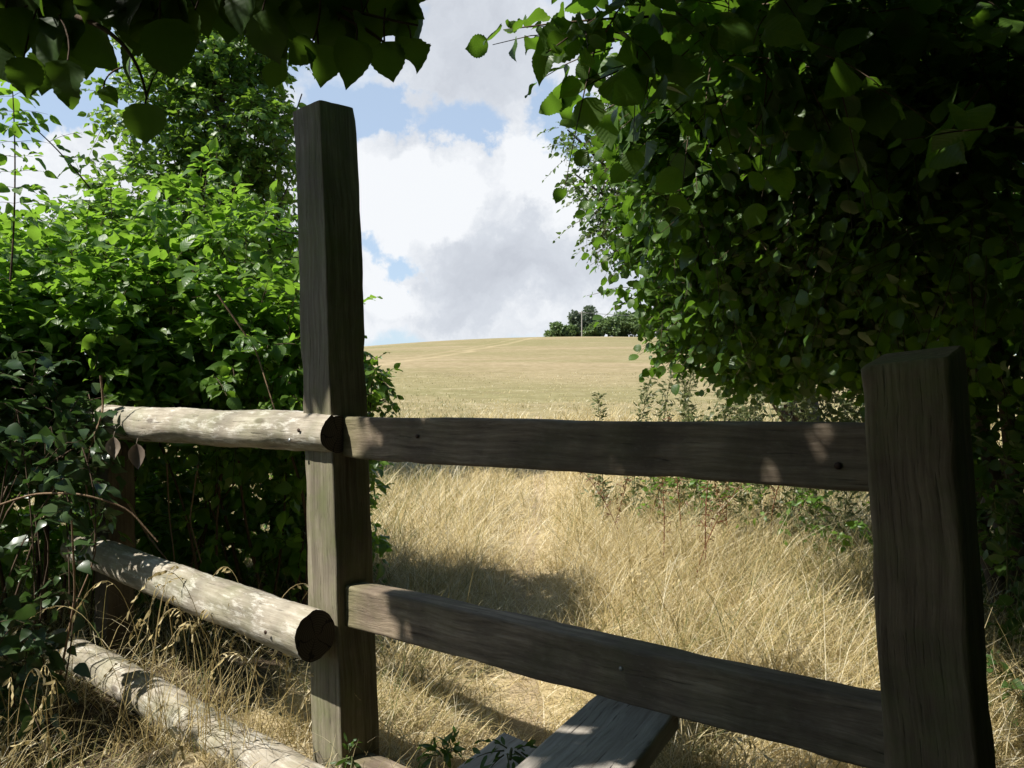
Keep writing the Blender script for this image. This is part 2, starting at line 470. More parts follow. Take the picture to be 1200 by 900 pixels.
def ground_mat():
    m, nt = nm('dry_field'); g = NT(nt)
    pos = g.n('ShaderNodeNewGeometry').outputs['Position']
    sx = g.n('ShaderNodeSeparateXYZ'); g.l(pos, sx.inputs[0])
    X, Y = sx.outputs[0], sx.outputs[1]
    # near: straw litter; far: mown dry meadow with mowing streaks across the slope
    fine = g.noise(pos, 28, 6, .7)
    straw = g.ramp(fine, [(.3, (.24, .185, .1)), (.5, (.43, .345, .195)), (.7, (.58, .49, .32))])
    streak = g.noise(g.mapping(pos, (.05, .2, .15)), 1.0, 8, .7, .9)
    patch = g.noise(g.mapping(pos, (.03, .045, .05)), 1.0, 5, .6, .5)
    midn = g.noise(g.mapping(pos, (.55, .9, 1)), 1.0, 8, .78)
    f1 = g.ramp(streak, [(.3, (.225, .195, .095)), (.45, (.3, .24, .128)), (.58, (.35, .272, .158)), (.74, (.41, .325, .21))])
    f2 = g.mix(g.ramp(patch, [(.4, (0, 0, 0)), (.58, (.9, .9, .9))]), f1, (.225, .205, .088))
    f3 = g.mix(g.ramp(midn, [(.3, (.8, .8, .8)), (.5, (0, 0, 0))]), f2, (.185, .15, .075))
    f3 = g.mix(g.ramp(midn, [(.55, (0, 0, 0)), (.72, (.8, .8, .8))]), f3, (.47, .385, .25))
    spk = g.noise(g.mapping(pos, (2.2, 3.2, 2)), 1.0, 6, .8)
    f3 = g.mix(g.ramp(spk, [(.36, (.75, .75, .75)), (.52, (0, 0, 0))]), f3, (.2, .165, .08))
    f3 = g.mix(g.ramp(spk, [(.55, (0, 0, 0)), (.7, (.7, .7, .7))]), f3, (.5, .42, .28))
    # pale tractor track climbing across the slope, and some bare chalk scars
    def track(ax, ay, bx, by, w, amp):
        dx, dy = bx - ax, by - ay; L = math.hypot(dx, dy)
        wob = g.math('MULTIPLY', g.math('SUBTRACT', g.noise(pos, .12, 3), .5), 2.5)
        dist = g.math('ADD', g.math('ADD', g.math('MULTIPLY', g.math('SUBTRACT', X, ax), dy / L), g.math('MULTIPLY', g.math('SUBTRACT', Y, ay), -dx / L)), wob)
        return g.math('MULTIPLY', g.n2(dist, w), amp)
    def near(d, w):
        mr = g.n('ShaderNodeMapRange', interpolation_type='SMOOTHSTEP', i_1=0.0, i_2=w, i_3=1.0, i_4=0.0)
        g.l(g.math('ABSOLUTE', d), mr.inputs[0]); return mr.outputs[0]
    g.n2 = near
    t1 = track(-7.7, 53, 5, 145, .8, .36)
    t2 = track(-9.6, 53, 2.6, 145, .6, .22)
    t3 = track(-30, 128, 60, 140, 1.5, .25)
    tall = g.math('MAXIMUM', t1, g.math('MAXIMUM', t2, t3))
    f4 = g.mix(g.math('MULTIPLY', tall, g.ramp(midn, [(.35, (.3, .3, .3)), (.55, (1, 1, 1))])), f3, (.55, .43, .26))
    # brown soil and litter, put in dark to deepen shade: lane, hazels, hedge foot
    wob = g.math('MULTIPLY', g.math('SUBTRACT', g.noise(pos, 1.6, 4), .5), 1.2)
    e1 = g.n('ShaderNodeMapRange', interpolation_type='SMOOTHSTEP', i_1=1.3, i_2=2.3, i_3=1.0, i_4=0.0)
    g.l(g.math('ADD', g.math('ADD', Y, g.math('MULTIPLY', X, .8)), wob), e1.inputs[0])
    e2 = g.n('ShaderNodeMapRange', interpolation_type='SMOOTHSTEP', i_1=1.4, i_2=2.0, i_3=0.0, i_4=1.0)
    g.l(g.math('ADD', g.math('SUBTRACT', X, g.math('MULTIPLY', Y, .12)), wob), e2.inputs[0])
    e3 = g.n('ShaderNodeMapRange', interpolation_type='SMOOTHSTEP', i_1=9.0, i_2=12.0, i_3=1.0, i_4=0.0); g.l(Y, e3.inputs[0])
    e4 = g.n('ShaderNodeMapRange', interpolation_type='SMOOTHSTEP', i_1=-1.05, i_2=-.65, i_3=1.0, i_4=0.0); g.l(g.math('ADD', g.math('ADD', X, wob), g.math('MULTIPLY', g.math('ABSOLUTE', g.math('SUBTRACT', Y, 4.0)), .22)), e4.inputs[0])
    shade_soil = g.math('MULTIPLY', g.math('MAXIMUM', g.math('MAXIMUM', e1.outputs[0], e2.outputs[0]), e4.outputs[0]), e3.outputs[0])
    straw = g.mix(shade_soil, straw, g.ramp(fine, [(.3, (.03, .024, .016)), (.55, (.075, .055, .035)), (.75, (.13, .1, .06))]))
    mr = g.n('ShaderNodeMapRange', interpolation_type='SMOOTHSTEP', i_1=11.0, i_2=19.0, i_3=0.0, i_4=1.0); g.l(Y, mr.inputs[0])
    col = g.mix(mr.outputs[0], straw, f4)
    bs = g.n('ShaderNodeBsdfPrincipled', i_Roughness=.9); bs.inputs['Specular IOR Level'].default_value = .1
    g.l(col, bs.inputs['Base Color'])
    bp = g.n('ShaderNodeBump', i_Strength=.6, i_Distance=.05); g.l(midn, bp.inputs['Height']); g.l(bp.outputs[0], bs.inputs['Normal'])
    o = g.n('ShaderNodeOutputMaterial'); g.l(bs.outputs[0], o.inputs[0])
    return m


def path_mat():
    m, nt = nm('trodden_path'); g = NT(nt)
    pos = g.n('ShaderNodeNewGeometry').outputs['Position']
    n = g.noise(pos, 35, 7, .7)
    n2 = g.noise(pos, 6, 4, .6)
    c = g.ramp(n, [(.3, (.2, .15, .085)), (.5, (.38, .3, .185)), (.72, (.52, .42, .28))])
    c = g.mix(g.math('MULTIPLY', n2, .5), c, (.4, .3, .16))
    bs = g.n('ShaderNodeBsdfPrincipled', i_Roughness=.95); g.l(c, bs.inputs['Base Color'])
    bp = g.n('ShaderNodeBump', i_Strength=.8, i_Distance=.015); g.l(n, bp.inputs['Height']); g.l(bp.outputs[0], bs.inputs['Normal'])
    o = g.n('ShaderNodeOutputMaterial'); g.l(bs.outputs[0], o.inputs[0])
    return m


# ------------------------------------------------------------------ ground
KY = np.array([-60, -30, 0, 2.5, 5, 8, 12, 17, 23, 32, 60, 100, 150, 200, 300, 600, 1600.])
KZ = np.array([-.6, -.3, -.14, -.06, .0, .16, .48, .84, 1.1, 1.75, 4.3, 8.15, 12.95, 15.1, 12, 0, -40.])
KM = np.gradient(KZ, KY)


def hermite(y):
    y = np.clip(y, KY[0], KY[-1] - 1e-3)
    i = np.clip(np.searchsorted(KY, y, 'right') - 1, 0, len(KY) - 2)
    h = KY[i + 1] - KY[i]
    t = (y - KY[i]) / h
    return ((2 * t ** 3 - 3 * t ** 2 + 1) * KZ[i] + (t ** 3 - 2 * t ** 2 + t) * h * KM[i]
            + (-2 * t ** 3 + 3 * t ** 2) * KZ[i + 1] + (t ** 3 - t ** 2) * h * KM[i + 1])


def path_x(y):
    return 0.02 + .035 * (y - 2.5) + .05 * np.sin(y * .9)


def terr(x, y):
    x = np.asarray(x, float); y = np.asarray(y, float)
    z = hermite(y)
    s = np.clip((y - 20) / 130, 0, 1); s = s * s * (3 - 2 * s)
    dx = np.abs(x - 14)
    z = z - s * np.where(dx < 50, .0011 * dx ** 2, 2.75 + .03 * (dx - 50))
    near = np.exp(-(np.maximum(y - 4, 0) / 14) ** 2)
    z = z + near * (.025 * np.sin(x * 2.1 + y * 1.3) + .02 * np.sin(x * 4.7 - y * 2.9) + .012 * np.sin(x * 9 + 1.7 * y))
    dpx = (x - path_x(y)) / .35
    z = z - near * .05 * np.exp(-dpx ** 2)
    return z


def grid(xs, ys, dz=0.0):
    X, Y = np.meshgrid(xs, ys)
    Zs = terr(X, Y) + dz
    V = np.stack([X, Y, Zs], -1).reshape(-1, 3)
    ny, nx = X.shape
    i = np.arange(nx * ny).reshape(ny, nx)
    Fq = np.stack([i[:-1, :-1], i[:-1, 1:], i[1:, 1:], i[1:, :-1]], -1).reshape(-1, 4)
    return V, Fq


ys = np.concatenate([np.linspace(-60, -3, 20), np.arange(-2.5, 9, .12), np.geomspace(9.2, 240, 150), np.linspace(250, 1550, 30)])
xh = np.concatenate([np.arange(0, 6, .14), np.geomspace(6.2, 900, 70)])
xs = np.concatenate([-xh[::-1][:-1], xh])
V, Fq = grid(xs, ys)
gobj = put('ground', mesh_np('ground', V, Fq, True), ground_mat())
tag(gobj, kind='structure')
# the trodden path: a strip that follows the ground
py_ = np.arange(2.2, 17, .08)
pv = []
for y in py_:
    for k in np.linspace(-1, 1, 7):
        w = .075 + .04 * mnoise.noise(Vector((y * 1.4, 3.1 * np.sign(k), 0)))
        x = path_x(y) + k * w
        pv.append((x, y, float(terr(x, y)) + .006 - .012 * (abs(k) > .99)))
ii = np.arange(len(pv)).reshape(len(py_), 7)
pobj = put('path', mesh_np('path', pv, np.stack([ii[:-1, :-1], ii[:-1, 1:], ii[1:, 1:], ii[1:, :-1]], -1).reshape(-1, 4), True), path_mat())
tag(pobj, kind='structure')

# ------------------------------------------------------------------ timber
def axes_obj(name, mesh, mat, parent, origin, ax, ay, az):
    """place a mesh whose local X, Y, Z run along the given world directions"""
    o = put(name, mesh, mat, parent)
    m = Matrix((( *[float(v[0]) for v in (ax, ay, az)], 0), (*[float(v[1]) for v in (ax, ay, az)], 0), (*[float(v[2]) for v in (ax, ay, az)], 0), (0, 0, 0, 1)))
    p = np.asarray(origin, float) - (np.array(parent.matrix_basis.translation) if parent else 0)
    m.translation = Vector(p)
    o.matrix_basis = m
    return o


def loft(name, L, prof_fn, nsec=40, amp=.002, seed=0., cut0=None, cut1=None, freq=9, chamfer=.0, corner=.011, warp=.006):
    """prof_fn(t) -> list of (y,z); centred on x in [-L/2, L/2]"""
    V = []; 
    ts = np.linspace(0, 1, nsec)
    if chamfer:
        ts = np.concatenate([[0, chamfer / L], ts[1:-1], [1 - chamfer / L, 1]])
    n = None
    for si, t in enumerate(ts):
        pr = np.array(prof_fn(t))
        if chamfer and si in (0, len(ts) - 1):
            c = pr.mean(0); pr = c + (pr - c) * (1 - chamfer / np.abs(pr - c).max())
        n = len(pr); rmax = max(math.hypot(*q_) for q_ in pr)
        for (y, z) in pr:
            x = (t - .5) * L
            q = Vector((x * freq * .35 + seed, y * freq * 2, z * freq * 2))
            r = math.hypot(y, z) + 1e-6
            a = amp * (mnoise.noise(q) + .5 * mnoise.noise(q * 2.7) + .3 * mnoise.noise(q * 7))
            # bruised arrises and shallow splits
            cr = max(0, mnoise.noise(Vector((x * 7 + seed * 3, round(math.atan2(z, y)), seed))) - .12) * corner * max(0, (r / rmax - .9) * 10)
            a -= cr
            yy, zz = y * (1 + a / r), z * (1 + a / r)
            yy += warp * mnoise.noise(Vector((t * 3.1, seed, 2.2))); zz += warp * mnoise.noise(Vector((t * 3.1, seed, 7.7)))
            xx = x
            if cut0 and t < .5: xx = x + cut0(y, z) * (1 - 2 * t) ** 6
            if cut1 and t > .5: xx = x + cut1(y, z) * (2 * t - 1) ** 6
            V.append((xx, yy, zz))
    m = len(ts)
    faces = []
    for i in range(m - 1):
        for j in range(n):
            k = (j + 1) % n
            faces.append((i * n + j, i * n + k, (i + 1) * n + k, (i + 1) * n + j))
    nv = len(V)
    V += V[:n] + V[(m - 1) * n:m * n]
    faces.append(tuple(range(nv, nv + n))[::-1]); faces.append(tuple(range(nv + n, nv + 2 * n)))
    me = bpy.data.meshes.new(name)
    me.from_pydata(V, [], faces)
    me.polygons.foreach_set('use_smooth', [True] * (len(faces) - 2) + [False] * 2)
    me.update()
    # keep the sharp timber ends and arrises
    return me


def rect(w, h, r=.006, nside=6):
    pts = []
    for (cx, cy, a0) in ((w / 2 - r, h / 2 - r, 0), (-w / 2 + r, h / 2 - r, 90), (-w / 2 + r, -h / 2 + r, 180), (w / 2 - r, -h / 2 + r, 270)):
        for a in (0, 45, 90):
            t = math.radians(a0 + a)
            pts.append((cx + r * math.cos(t), cy + r * math.sin(t)))
    out = []
    for i, p in enumerate(pts):
        q = pts[(i + 1) % len(pts)]
        out.append(p)
        d = math.hypot(q[0] - p[0], q[1] - p[1])
        if d > 3 * r:
            for k in [.04] + [j / nside for j in range(1, nside)] + [.96]:
                out.append((p[0] + (q[0] - p[0]) * k, p[1] + (q[1] - p[1]) * k))
    return out


stile = thing('wooden_stile', 'wooden stile with one tall square post, brown rails and low step boards across the path', 'stile', F3(-.07, .07, -.06))
LEAN = -.058
# tall post: local X up, Y along -u ... right-handed: X=up, Y=u, Z=v
up = nrm(Z3 + np.array([1, 0, 0]) * LEAN + V2 * .02)
ztop = 2.07
PL = ztop + .35
pc = F3(-.072, .076, (ztop - .35) / 2) + (up - Z3) * ((ztop - .35) / 2 - .93)
au = nrm(U2 - up * np.dot(U2, up)); av = np.cross(up, au)
tall = axes_obj('post', loft('tall_post', PL, lambda t: rect(.146 - .008 * t, .152 - .008 * t, .004), 60, .0035, 1.3,
                cut1=lambda y, z: .07 * z + .02 * y), M['post'], stile, pc, up, au, av)
tag(tall, 'tall square handpost, pale weathered on its left face')
# short post on the right
up2 = nrm(Z3 + U2 * -.055 + V2 * .0)
s0 = 1.545
zt2 = EYE + .1
pc2 = F3(s0 + .09, .052, (zt2 - .4) / 2) + (up2 - Z3) * ((zt2 - .4) / 2 - .95)
au2 = nrm(U2 - up2 * np.dot(U2, up2)); av2 = np.cross(up2, au2)
short = axes_obj('post', loft('short_post', zt2 + .4, lambda t: rect(.157 - .008 * t, .15, .009), 60, .004, 5.1,
                cut1=lambda y, z: .2 * (z - .075) - .45 * max(0, -y - .066) + .03 * y, chamfer=.005), M['post2'], stile, pc2, up2, au2, av2)
tag(short, 'short dark brown post with a sloping weathered top')
# rails: local X = u, Y = v, Z = up
def rail(zc_l, zc_r, h, t, s_a, s_b, w, seed, nm_='rail'):
    a = F3(s_a, w, zc_l); b = F3(s_b, w, zc_r)
    ax = nrm(b - a); az = nrm(Z3 - ax * ax[2]); ay = np.cross(az, ax)
    return axes_obj(nm_, loft(nm_, np.linalg.norm(b - a), lambda q: rect(t, h * (1 - .02 * math.sin(q * 9 + seed)), .007, 5), 110, .003, seed), M['rail'], stile, (a + b) / 2, ax, ay, az)
r1 = rail(1.020, 1.022, .127, .07, -.03, s0 + .04, .075, 2.0)
r2 = rail(.502, .497, .128, .085, -.03, s0 + .04, .082, 7.7)
r3 = rail(-.015, -.04, .12, .085, -.03, s0 + .04, .082, 4.4)


def nail(parent, p, d, L, r, mat, name='nail', bend=0.0):
    g = Geo()
    p = np.asarray(p, float); d = nrm(np.asarray(d, float))
    pts = np.array([p + d * L * t + Z3 * bend * t * t for t in np.linspace(0, 1, 8)])
    rad = np.full(8, r); rad[-2:] = r * 1.0
    # head: a short wider disc
    hd = np.array([pts[-1] - d * .001, pts[-1], pts[-1] + d * .002, pts[-1] + d * .0022])
    add_tubes(g, pts[None], rad[None], 8)
    add_tubes(g, hd[None], np.array([[r, r * 2.1, r * 2.1, .0002]]), 8)
    o = put(name, g.mesh(name, p, True), mat, parent)
    # set local transform so that it sits at p in the world
    bpy.context.view_layer.update()
    o.matrix_world = Matrix.Translation(Vector(p))
    return o


bpy.context.view_layer.update()
ln = P(345, 274, 2.56)
nail(tall, ln + U2 * .02, -U2 + V2 * -.25 + Z3 * .02, .085, .0022, M['nail'], bend=.02)
nail(r1, F3(s0 - .055, .04, 1.005), -V2, .002, .0035, M['nail'])
nail(r1, F3(.33, .04, 1.03), -V2, .002, .0028, M['nail'])
nail(r2, F3(1.0, .0395, .515), -V2, .002, .0025, M['zinc'])

# step boards, crossing under the rails
def board(c_far, dirv, L, w, t, ztop, seed):
    d = nrm(np.array([dirv[0], dirv[1], 0.0])); s = np.array([d[1], -d[0], 0])
    c = np.array([c_far[0], c_far[1], ztop - t / 2]) - d * L / 2
    ax = d; az = Z3; ay = np.cross(az, ax)
    return axes_obj('step_board', loft('step_board', L, lambda q: rect(w, t, .006, 8), 40, .003, seed, cut1=lambda y, z: y * .32), M['board'], stile, c, ax, ay, az)
b1 = board((.30, 1.93), (.447, .894), 1.05, .2, .048, .44, 3.0)
b2 = board((.035, 2.3), (.47, .88), .9, .17, .045, .185, 9.0)
tag(b1, 'upper grey step board passing under the lower rail')
tag(b2, 'lower grey step board half hidden by weeds')
def leg(x, y, zt, w=.1):
    zb = float(terr(x, y)) - .2
    return axes_obj('step_leg', loft('step_leg', zt - zb, lambda q: rect(w, w, .006, 4), 16, .003, x * 9), M['oldpost'], stile, (x, y, (zt + zb) / 2), Z3, U2, V2)
leg(.24, 1.83, .39); leg(-.08, 1.2, .39); leg(-.02, 2.2, .138, .09); leg(-.3, 1.67, .138, .09)

# log fence on the left
fence = thing('log_fence', 'fence of three pale round log rails running left from the tall stile post into ivy', 'fence', F3(-1.7, .1, -.06))
def lograil(pa, pb, ra, rb, seed, chip=False):
    pa = np.asarray(pa); pb = np.asarray(pb)
    L = np.linalg.norm(pb - pa)
    ax = nrm(pb - pa); az = nrm(Z3 - ax * ax[2]); ay = np.cross(az, ax)
    def prof(t):
        r = ra + (rb - ra) * t
        r *= 1 + .03 * mnoise.noise(Vector((t * 5 + seed, 0, 0)))
        if t < .02: r *= .9 + 5 * t
        yo = .01 * mnoise.noise(Vector((t * 2.2, seed, 4))); zo = .01 * mnoise.noise(Vector((t * 2.2, seed, 9)))
        out = []
        for k in range(40):
            a = k / 40 * 2 * math.pi
            rr = r * (1 + .035 * math.sin(2 * a + seed) + .02 * math.sin(3 * a + 2 * seed))
            if chip and t > .93 and .9 < a < 2.0:
                rr *= 1 - .16 * (t - .93) / .07
            out.append((yo + rr * math.cos(a), zo + rr * math.sin(a)))
        return out
    o = axes_obj('log_rail', loft('log_rail', L, prof, 110, .0055, seed, freq=14, corner=.0, cut1=lambda y, z: .02 * z + .1 * y * 0), M['log'], fence, (pa + pb) / 2, ax, ay, az)
    o.data.materials.append(M['endgrain_shaded'])
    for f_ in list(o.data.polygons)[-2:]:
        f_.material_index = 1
    return o
lg1 = lograil(F3(-1.64, .03, 1.045), F3(.004, .02, 1.03), .071, .064, 1.7, True)
lg2 = lograil(F3(-1.72, -.03, .497), F3(.012, -.068, .432), .062, .074, 4.2)
lg3 = lograil(F3(-1.85, -.04, .06), F3(.04, -.075, -.025), .07, .075, 8.9)
zb = -.3
axes_obj('post', loft('fence_post', 1.45 - .25, lambda t: rect(.13, .12, .008), 30, .005, 3.3), M['oldpost'], fence, F3(-1.66, .12, .36), Z3, U2, V2)
ra_, rb_ = F3(-1.75, .55, .78), F3(-.2, .45, .72)
axr = nrm(rb_ - ra_); azr = nrm(Z3 - axr * axr[2])
bpy.context.view_layer.update()
nail(lg1, F3(-.15, -.045, 1.008), -V2, .002, .003, M['zinc'])
nail(lg1, F3(-.1, -.047, 1.04), -V2, .002, .003, M['nail'])
nail(lg2, F3(-.12, -.147, .44), -V2, .002, .003, M['nail'])
#PART2

# ------------------------------------------------------------------ lit places the overhanging crown must leave in the sun
def in_frame(p, mx=.05, top=.02):
    """True where a point would be seen in the photograph (with a margin)"""
    y = np.maximum(p[:, 1], 1e-3)
    return (p[:, 1] > .2) & (np.abs(p[:, 0] / y) < .625 + mx) & ((p[:, 2] - EYE) / y < .49 + top) & ((p[:, 2] - EYE) / y > -.47)


def shades_lit(p):
    """True for points whose shadow would fall where the photograph has sun"""
    Ld = -SUN
    C2 = C0
    # fence plane
    rel = p - C2
    w = rel @ V2; s = rel @ U2
    lw, ls, lz = Ld @ V2, Ld @ U2, Ld[2]
    t = -w / lw
    sh, zh = s + ls * t, p[:, 2] + lz * t
    bad = (t > 0) & (sh < np.clip(.41 - .29 * zh, .09, .41)) & (sh > -2.6) & (zh < 1.24 + .25 * (sh + .14)) & (zh > -.22)
    # ground beyond the stile
    t2 = (p[:, 2] - .1) / -lz
    g = p + Ld * t2[:, None]
    rg = g - C2
    wg, sg = rg @ V2, rg @ U2
    timber = (t > 0) & (sh > np.clip(.41 - .29 * zh, .09, .41)) & (((sh < 1.85) & (((zh > .94) & (zh < 1.11)) | ((zh > .42) & (zh < .58)) | (zh < .2))) | ((sh > 1.5) & (sh < 1.78) & (zh < 1.25)))
    timber |= (t > 0) & (sh > -.2) & (sh < .06) & (zh > 1.26) & (zh < 2.2)
    bad |= ~timber & (wg > .12 + .75 * np.clip(sg, 0, 3)) & (g[:, 0] < np.where(wg > 1.0, 2.05, 1.7) + .1 * g[:, 1]) & (g[:, 1] < 30)
    return bad


def tree_thing(name, label, cat, base, group=None):
    return thing(name, label, cat, base, group)


def finish(root, parts):
    loc = np.array(root.location)
    for nm_, g, mat in parts:
        if g.n:
            put(nm_, g.mesh(nm_, loc, nm_ in ('trunk', 'branch', 'stem')), mat, root)


def stems_to(gs, base, targets, r0=.03, r1=.006, m=9, wob=.12, r=None):
    r = r or rng
    pts, rads = [], []
    for tg in targets:
        tg = np.asarray(tg, float)
        mid = (np.asarray(base) * .5 + tg * .5); mid[2] += .25 * abs(tg[2] - base[2]); mid[:2] += r.normal(0, wob, 2)
        pts.append(bez(base, mid, tg, m)); rads.append(np.linspace(r0, r1, m))
    add_tubes(gs, pts, rads, 6)


# ---- 1. the hazel whose branches hang over the photographer (top left) and shade the stile
r = np.random.default_rng(5)
ov = tree_thing('hazel_tree', 'hazel tree hanging dark round leaves over the top left, above the tall post', 'tree', (-2.6, -.9, -.15))
gl, gs = Geo(), Geo()
base = np.array([-2.6, -.9, -.15])
crown_pts = []
n = 7000
pp = np.stack([r.uniform(-3.4, 3.2, n), r.uniform(-3.4, 2.7, n), r.uniform(2.35, 4.0, n)], 1)
clump = np.array([mnoise.noise(Vector(p * 1.7)) for p in pp])
pp = pp[(clump > -.3)]
gleam = np.array([P(30, 92, 1.15), P(76, 98, 1.1), P(60, 50, 1.2), P(150, 75, 1.2), P(345, 60, 1.15),
                  P(590, 25, 1.8), P(620, 40, 1.8), P(640, 60, 1.85), P(665, 105, 2.1), P(690, 30, 1.9), P(700, 120, 2.2), P(730, 60, 2.0), P(760, 110, 2.2)])
def near_gleam(q):
    out = np.zeros(len(q), bool)
    for c in gleam:
        rel = q - c; t = rel @ SUN
        out |= (t > 0) & (np.linalg.norm(rel - t[:, None] * SUN, axis=1) < .11)
    for px, py, d in ((740, 345, 4.3), (765, 235, 3.8), (770, 300, 4.0), (800, 205, 3.3), (790, 120, 2.9), (800, 270, 3.8), (850, 190, 2.9), (830, 340, 4.2), (850, 385, 4.1), (870, 270, 3.5), (840, 240, 3.4), (820, 160, 3.0), (900, 400, 4.0), (800, 385, 4.2)):
        rel = q - P(px, py, d); t = rel @ SUN
        out |= (t > .8) & (np.linalg.norm(rel - t[:, None] * SUN, axis=1) < .19)
    for c, rr in ((F3(1.36, .04, 1.0), .078), (F3(1.48, .04, 1.04), .07), (F3(.95, .04, 1.0), .07), (F3(1.12, .04, .5), .06), (np.array([.12, 1.78, .44]), .07), (np.array([.05, 1.55, .44]), .08), (np.array([.22, 1.72, .44]), .05), (np.array([.2, 1.9, .44]), .045), (F3(.6, .04, .5), .05)):
        rel = q - c; t = rel @ SUN
        out |= (t > .5) & (np.linalg.norm(rel - t[:, None] * SUN, axis=1) < rr)
    return out
keepf = lambda q: (np.linalg.norm(q - np.array([0, .2, EYE]), axis=1) > 1.2) & ~(in_frame(q, .12, .06) | shades_lit(q) | near_gleam(q))
pp = pp[keepf(pp)]
m = 3100
sp = r.uniform(.1, 2.2, m); zp_ = r.uniform(-.2, 1.35, m); wp = r.uniform(-.25, .3, m); tp_ = r.uniform(1.7, 3.6, m)
k = np.arange(m) < 500; sp[k] = r.uniform(-.2, .05, k.sum()); zp_[k] = r.uniform(1.35, 2.2, k.sum()); tp_[k] = r.uniform(1.0, 2.8, k.sum()); wp[k] = r.uniform(-.08, .1, k.sum())
k = (np.arange(m) >= 500) & (np.arange(m) < 1000); sp[k] = r.uniform(1.45, 1.9, k.sum()); zp_[k] = r.uniform(-.25, .9, k.sum()); tp_[k] = r.uniform(2.2, 3.8, k.sum())
q2 = C0 + U2 * sp[:, None] + V2 * wp[:, None] + Z3 * zp_[:, None] + SUN * tp_[:, None]  # extra unseen foliage set along sun rays to shade the stile
q2 = q2[keepf(q2)]
pp = np.concatenate([pp, q2])
d0 = r.normal(0, 1, pp.shape) * np.array([1, 1, .3])
twigs(gl, gs, pp, d0, r.uniform(.3, .6, len(pp)), 6, .11, 'simple', r=r, keep=keepf, trad=.004)
# dapples on the rails come through gaps cut along the sun's rays
limbs = [(-1.2, .6, 2.9), (.2, .9, 3.2), (1.2, 0.2, 3.3), (-.6, 1.9, 3.1), (.8, 2.0, 3.6), (-1.9, .4, 2.8), (2.0, 1.2, 3.6)]
stems_to(gs, base, limbs, .05, .012, r=r)
gt = Geo(); add_tubes(gt, [bez(base - Z3 * .1, base + np.array([.1, 0, 1.2]), base + np.array([.5, .4, 2.5]), 12)], [np.linspace(.09, .05, 12)], 10)
# the dangling leaves seen at the top left: (px, py of the leaf's middle, size in px, turn, depth)
hang = [(30, 92, 52, 10, 1.15), (76, 98, 58, -20, 1.1), (112, 55, 66, 25, 1.2), (60, 50, 70, -5, 1.2), (15, 40, 70, 15, 1.15), (150, 75, 48, -30, 1.2),
        (171, 146, 52, 5, 1.08), (200, 65, 74, 10, 1.05), (160, 30, 75, -15, 1.2), (232, 30, 60, 30, 1.25), (128, 112, 26, 40, 1.15), (208, 20, 70, 0, 1.15),
        (100, 15, 75, 12, 1.3), (310, 40, 62, 8, 1.15), (345, 30, 60, -12, 1.15), (372, 22, 70, 20, 1.2), (322, 90, 38, -20, 1.2), (290, 104, 34, 40, 1.15), (352, 62, 44, -35, 1.1),
        (378, 74, 56, 5, 1.12), (412, 72, 62, -8, 1.1), (402, 25, 70, 14, 1.2), (456, 74, 50, 0, 1.15), (486, 60, 40, 12, 1.15), (440, 38, 56, 22, 1.2), (470, 25, 48, -18, 1.2), (484, 12, 32, 30, 1.2),
        (425, 5, 60, 5, 1.25), (455, 0, 60, -5, 1.25), (330, 0, 70, 10, 1.3), (270, -5, 60, 0, 1.35), (40, 5, 80, 8, 1.25), (130, -5, 80, 0, 1.3), (180, -10, 70, 0, 1.3), (0, 75, 50, 25, 1.15), (240, 0, 70, -20, 1.3), (370, -15, 70, 0, 1.3), (90, 70, 60, 30, 1.3), (55, 85, 50, 0, 1.25), (20, 10, 90, -10, 1.2), (70, 20, 90, 5, 1.2), (150, 10, 90, 15, 1.15), (195, 40, 70, -25, 1.25)]
hang += [(r.uniform(-20, 490), r.uniform(-25, 48), r.uniform(42, 66), r.normal(0, 22), r.uniform(1.12, 1.4)) for _ in range(105)]
hang = [h for h in hang if not (225 < h[0] < 300 and h[1] > 25)]
hp, hd, hn, hs = [], [], [], []
for px, py, sz, turn, dep in hang:
    s = sz / 960 * dep * .92
    tr_ = math.radians(turn + r.normal(0, 6))
    d = np.array([math.sin(tr_), r.normal(0, .25), -math.cos(tr_)])
    c = P(px, py, dep)
    hp.append(c - d * s * .5); hd.append(d); hs.append(s)
    hn.append(np.array([r.normal(0, .6), -1 + r.normal(0, .1), r.normal(.25, .25)]))
hp, hd, hn, hs = map(np.array, (hp, hd, hn, hs))
gh = Geo()
add_leaves(gh, hp, hd, hn, hs, 'toothed', fold=.26, curl=.2, r=r)
# petioles and the twigs they hang from
pet = np.stack([bez(p, p - d * s * .25 + np.array([0, .01, .02]), p + np.array([r.normal(0, .03), r.normal(0.03, .03), s * .7 + .03]), 5) for p, d, s in zip(hp, hd, hs)])
add_tubes(gs, pet, np.full(pet.shape[:2], .0014), 4)
for a, b, c in (((-60, 60, 1.2), (80, -10, 1.2), (260, -60, 1.25)), ((270, -40, 1.2), (380, 10, 1.15), (490, 30, 1.15)), ((90, 20, 1.15), (160, 40, 1.1), (172, 115, 1.08)), ((360, 0, 1.15), (440, 35, 1.15), (460, 60, 1.15))):
    add_tubes(gs, [bez(P(*a), P(*b), P(*c), 12)], [np.linspace(.004, .0016, 12)], 5)
finish(ov, [('crown', gl, M['hazel']), ('branch', gs, M['twig']), ('trunk', gt, M['bark']), ('hanging_leaves', gh, M['hazel_near'])])

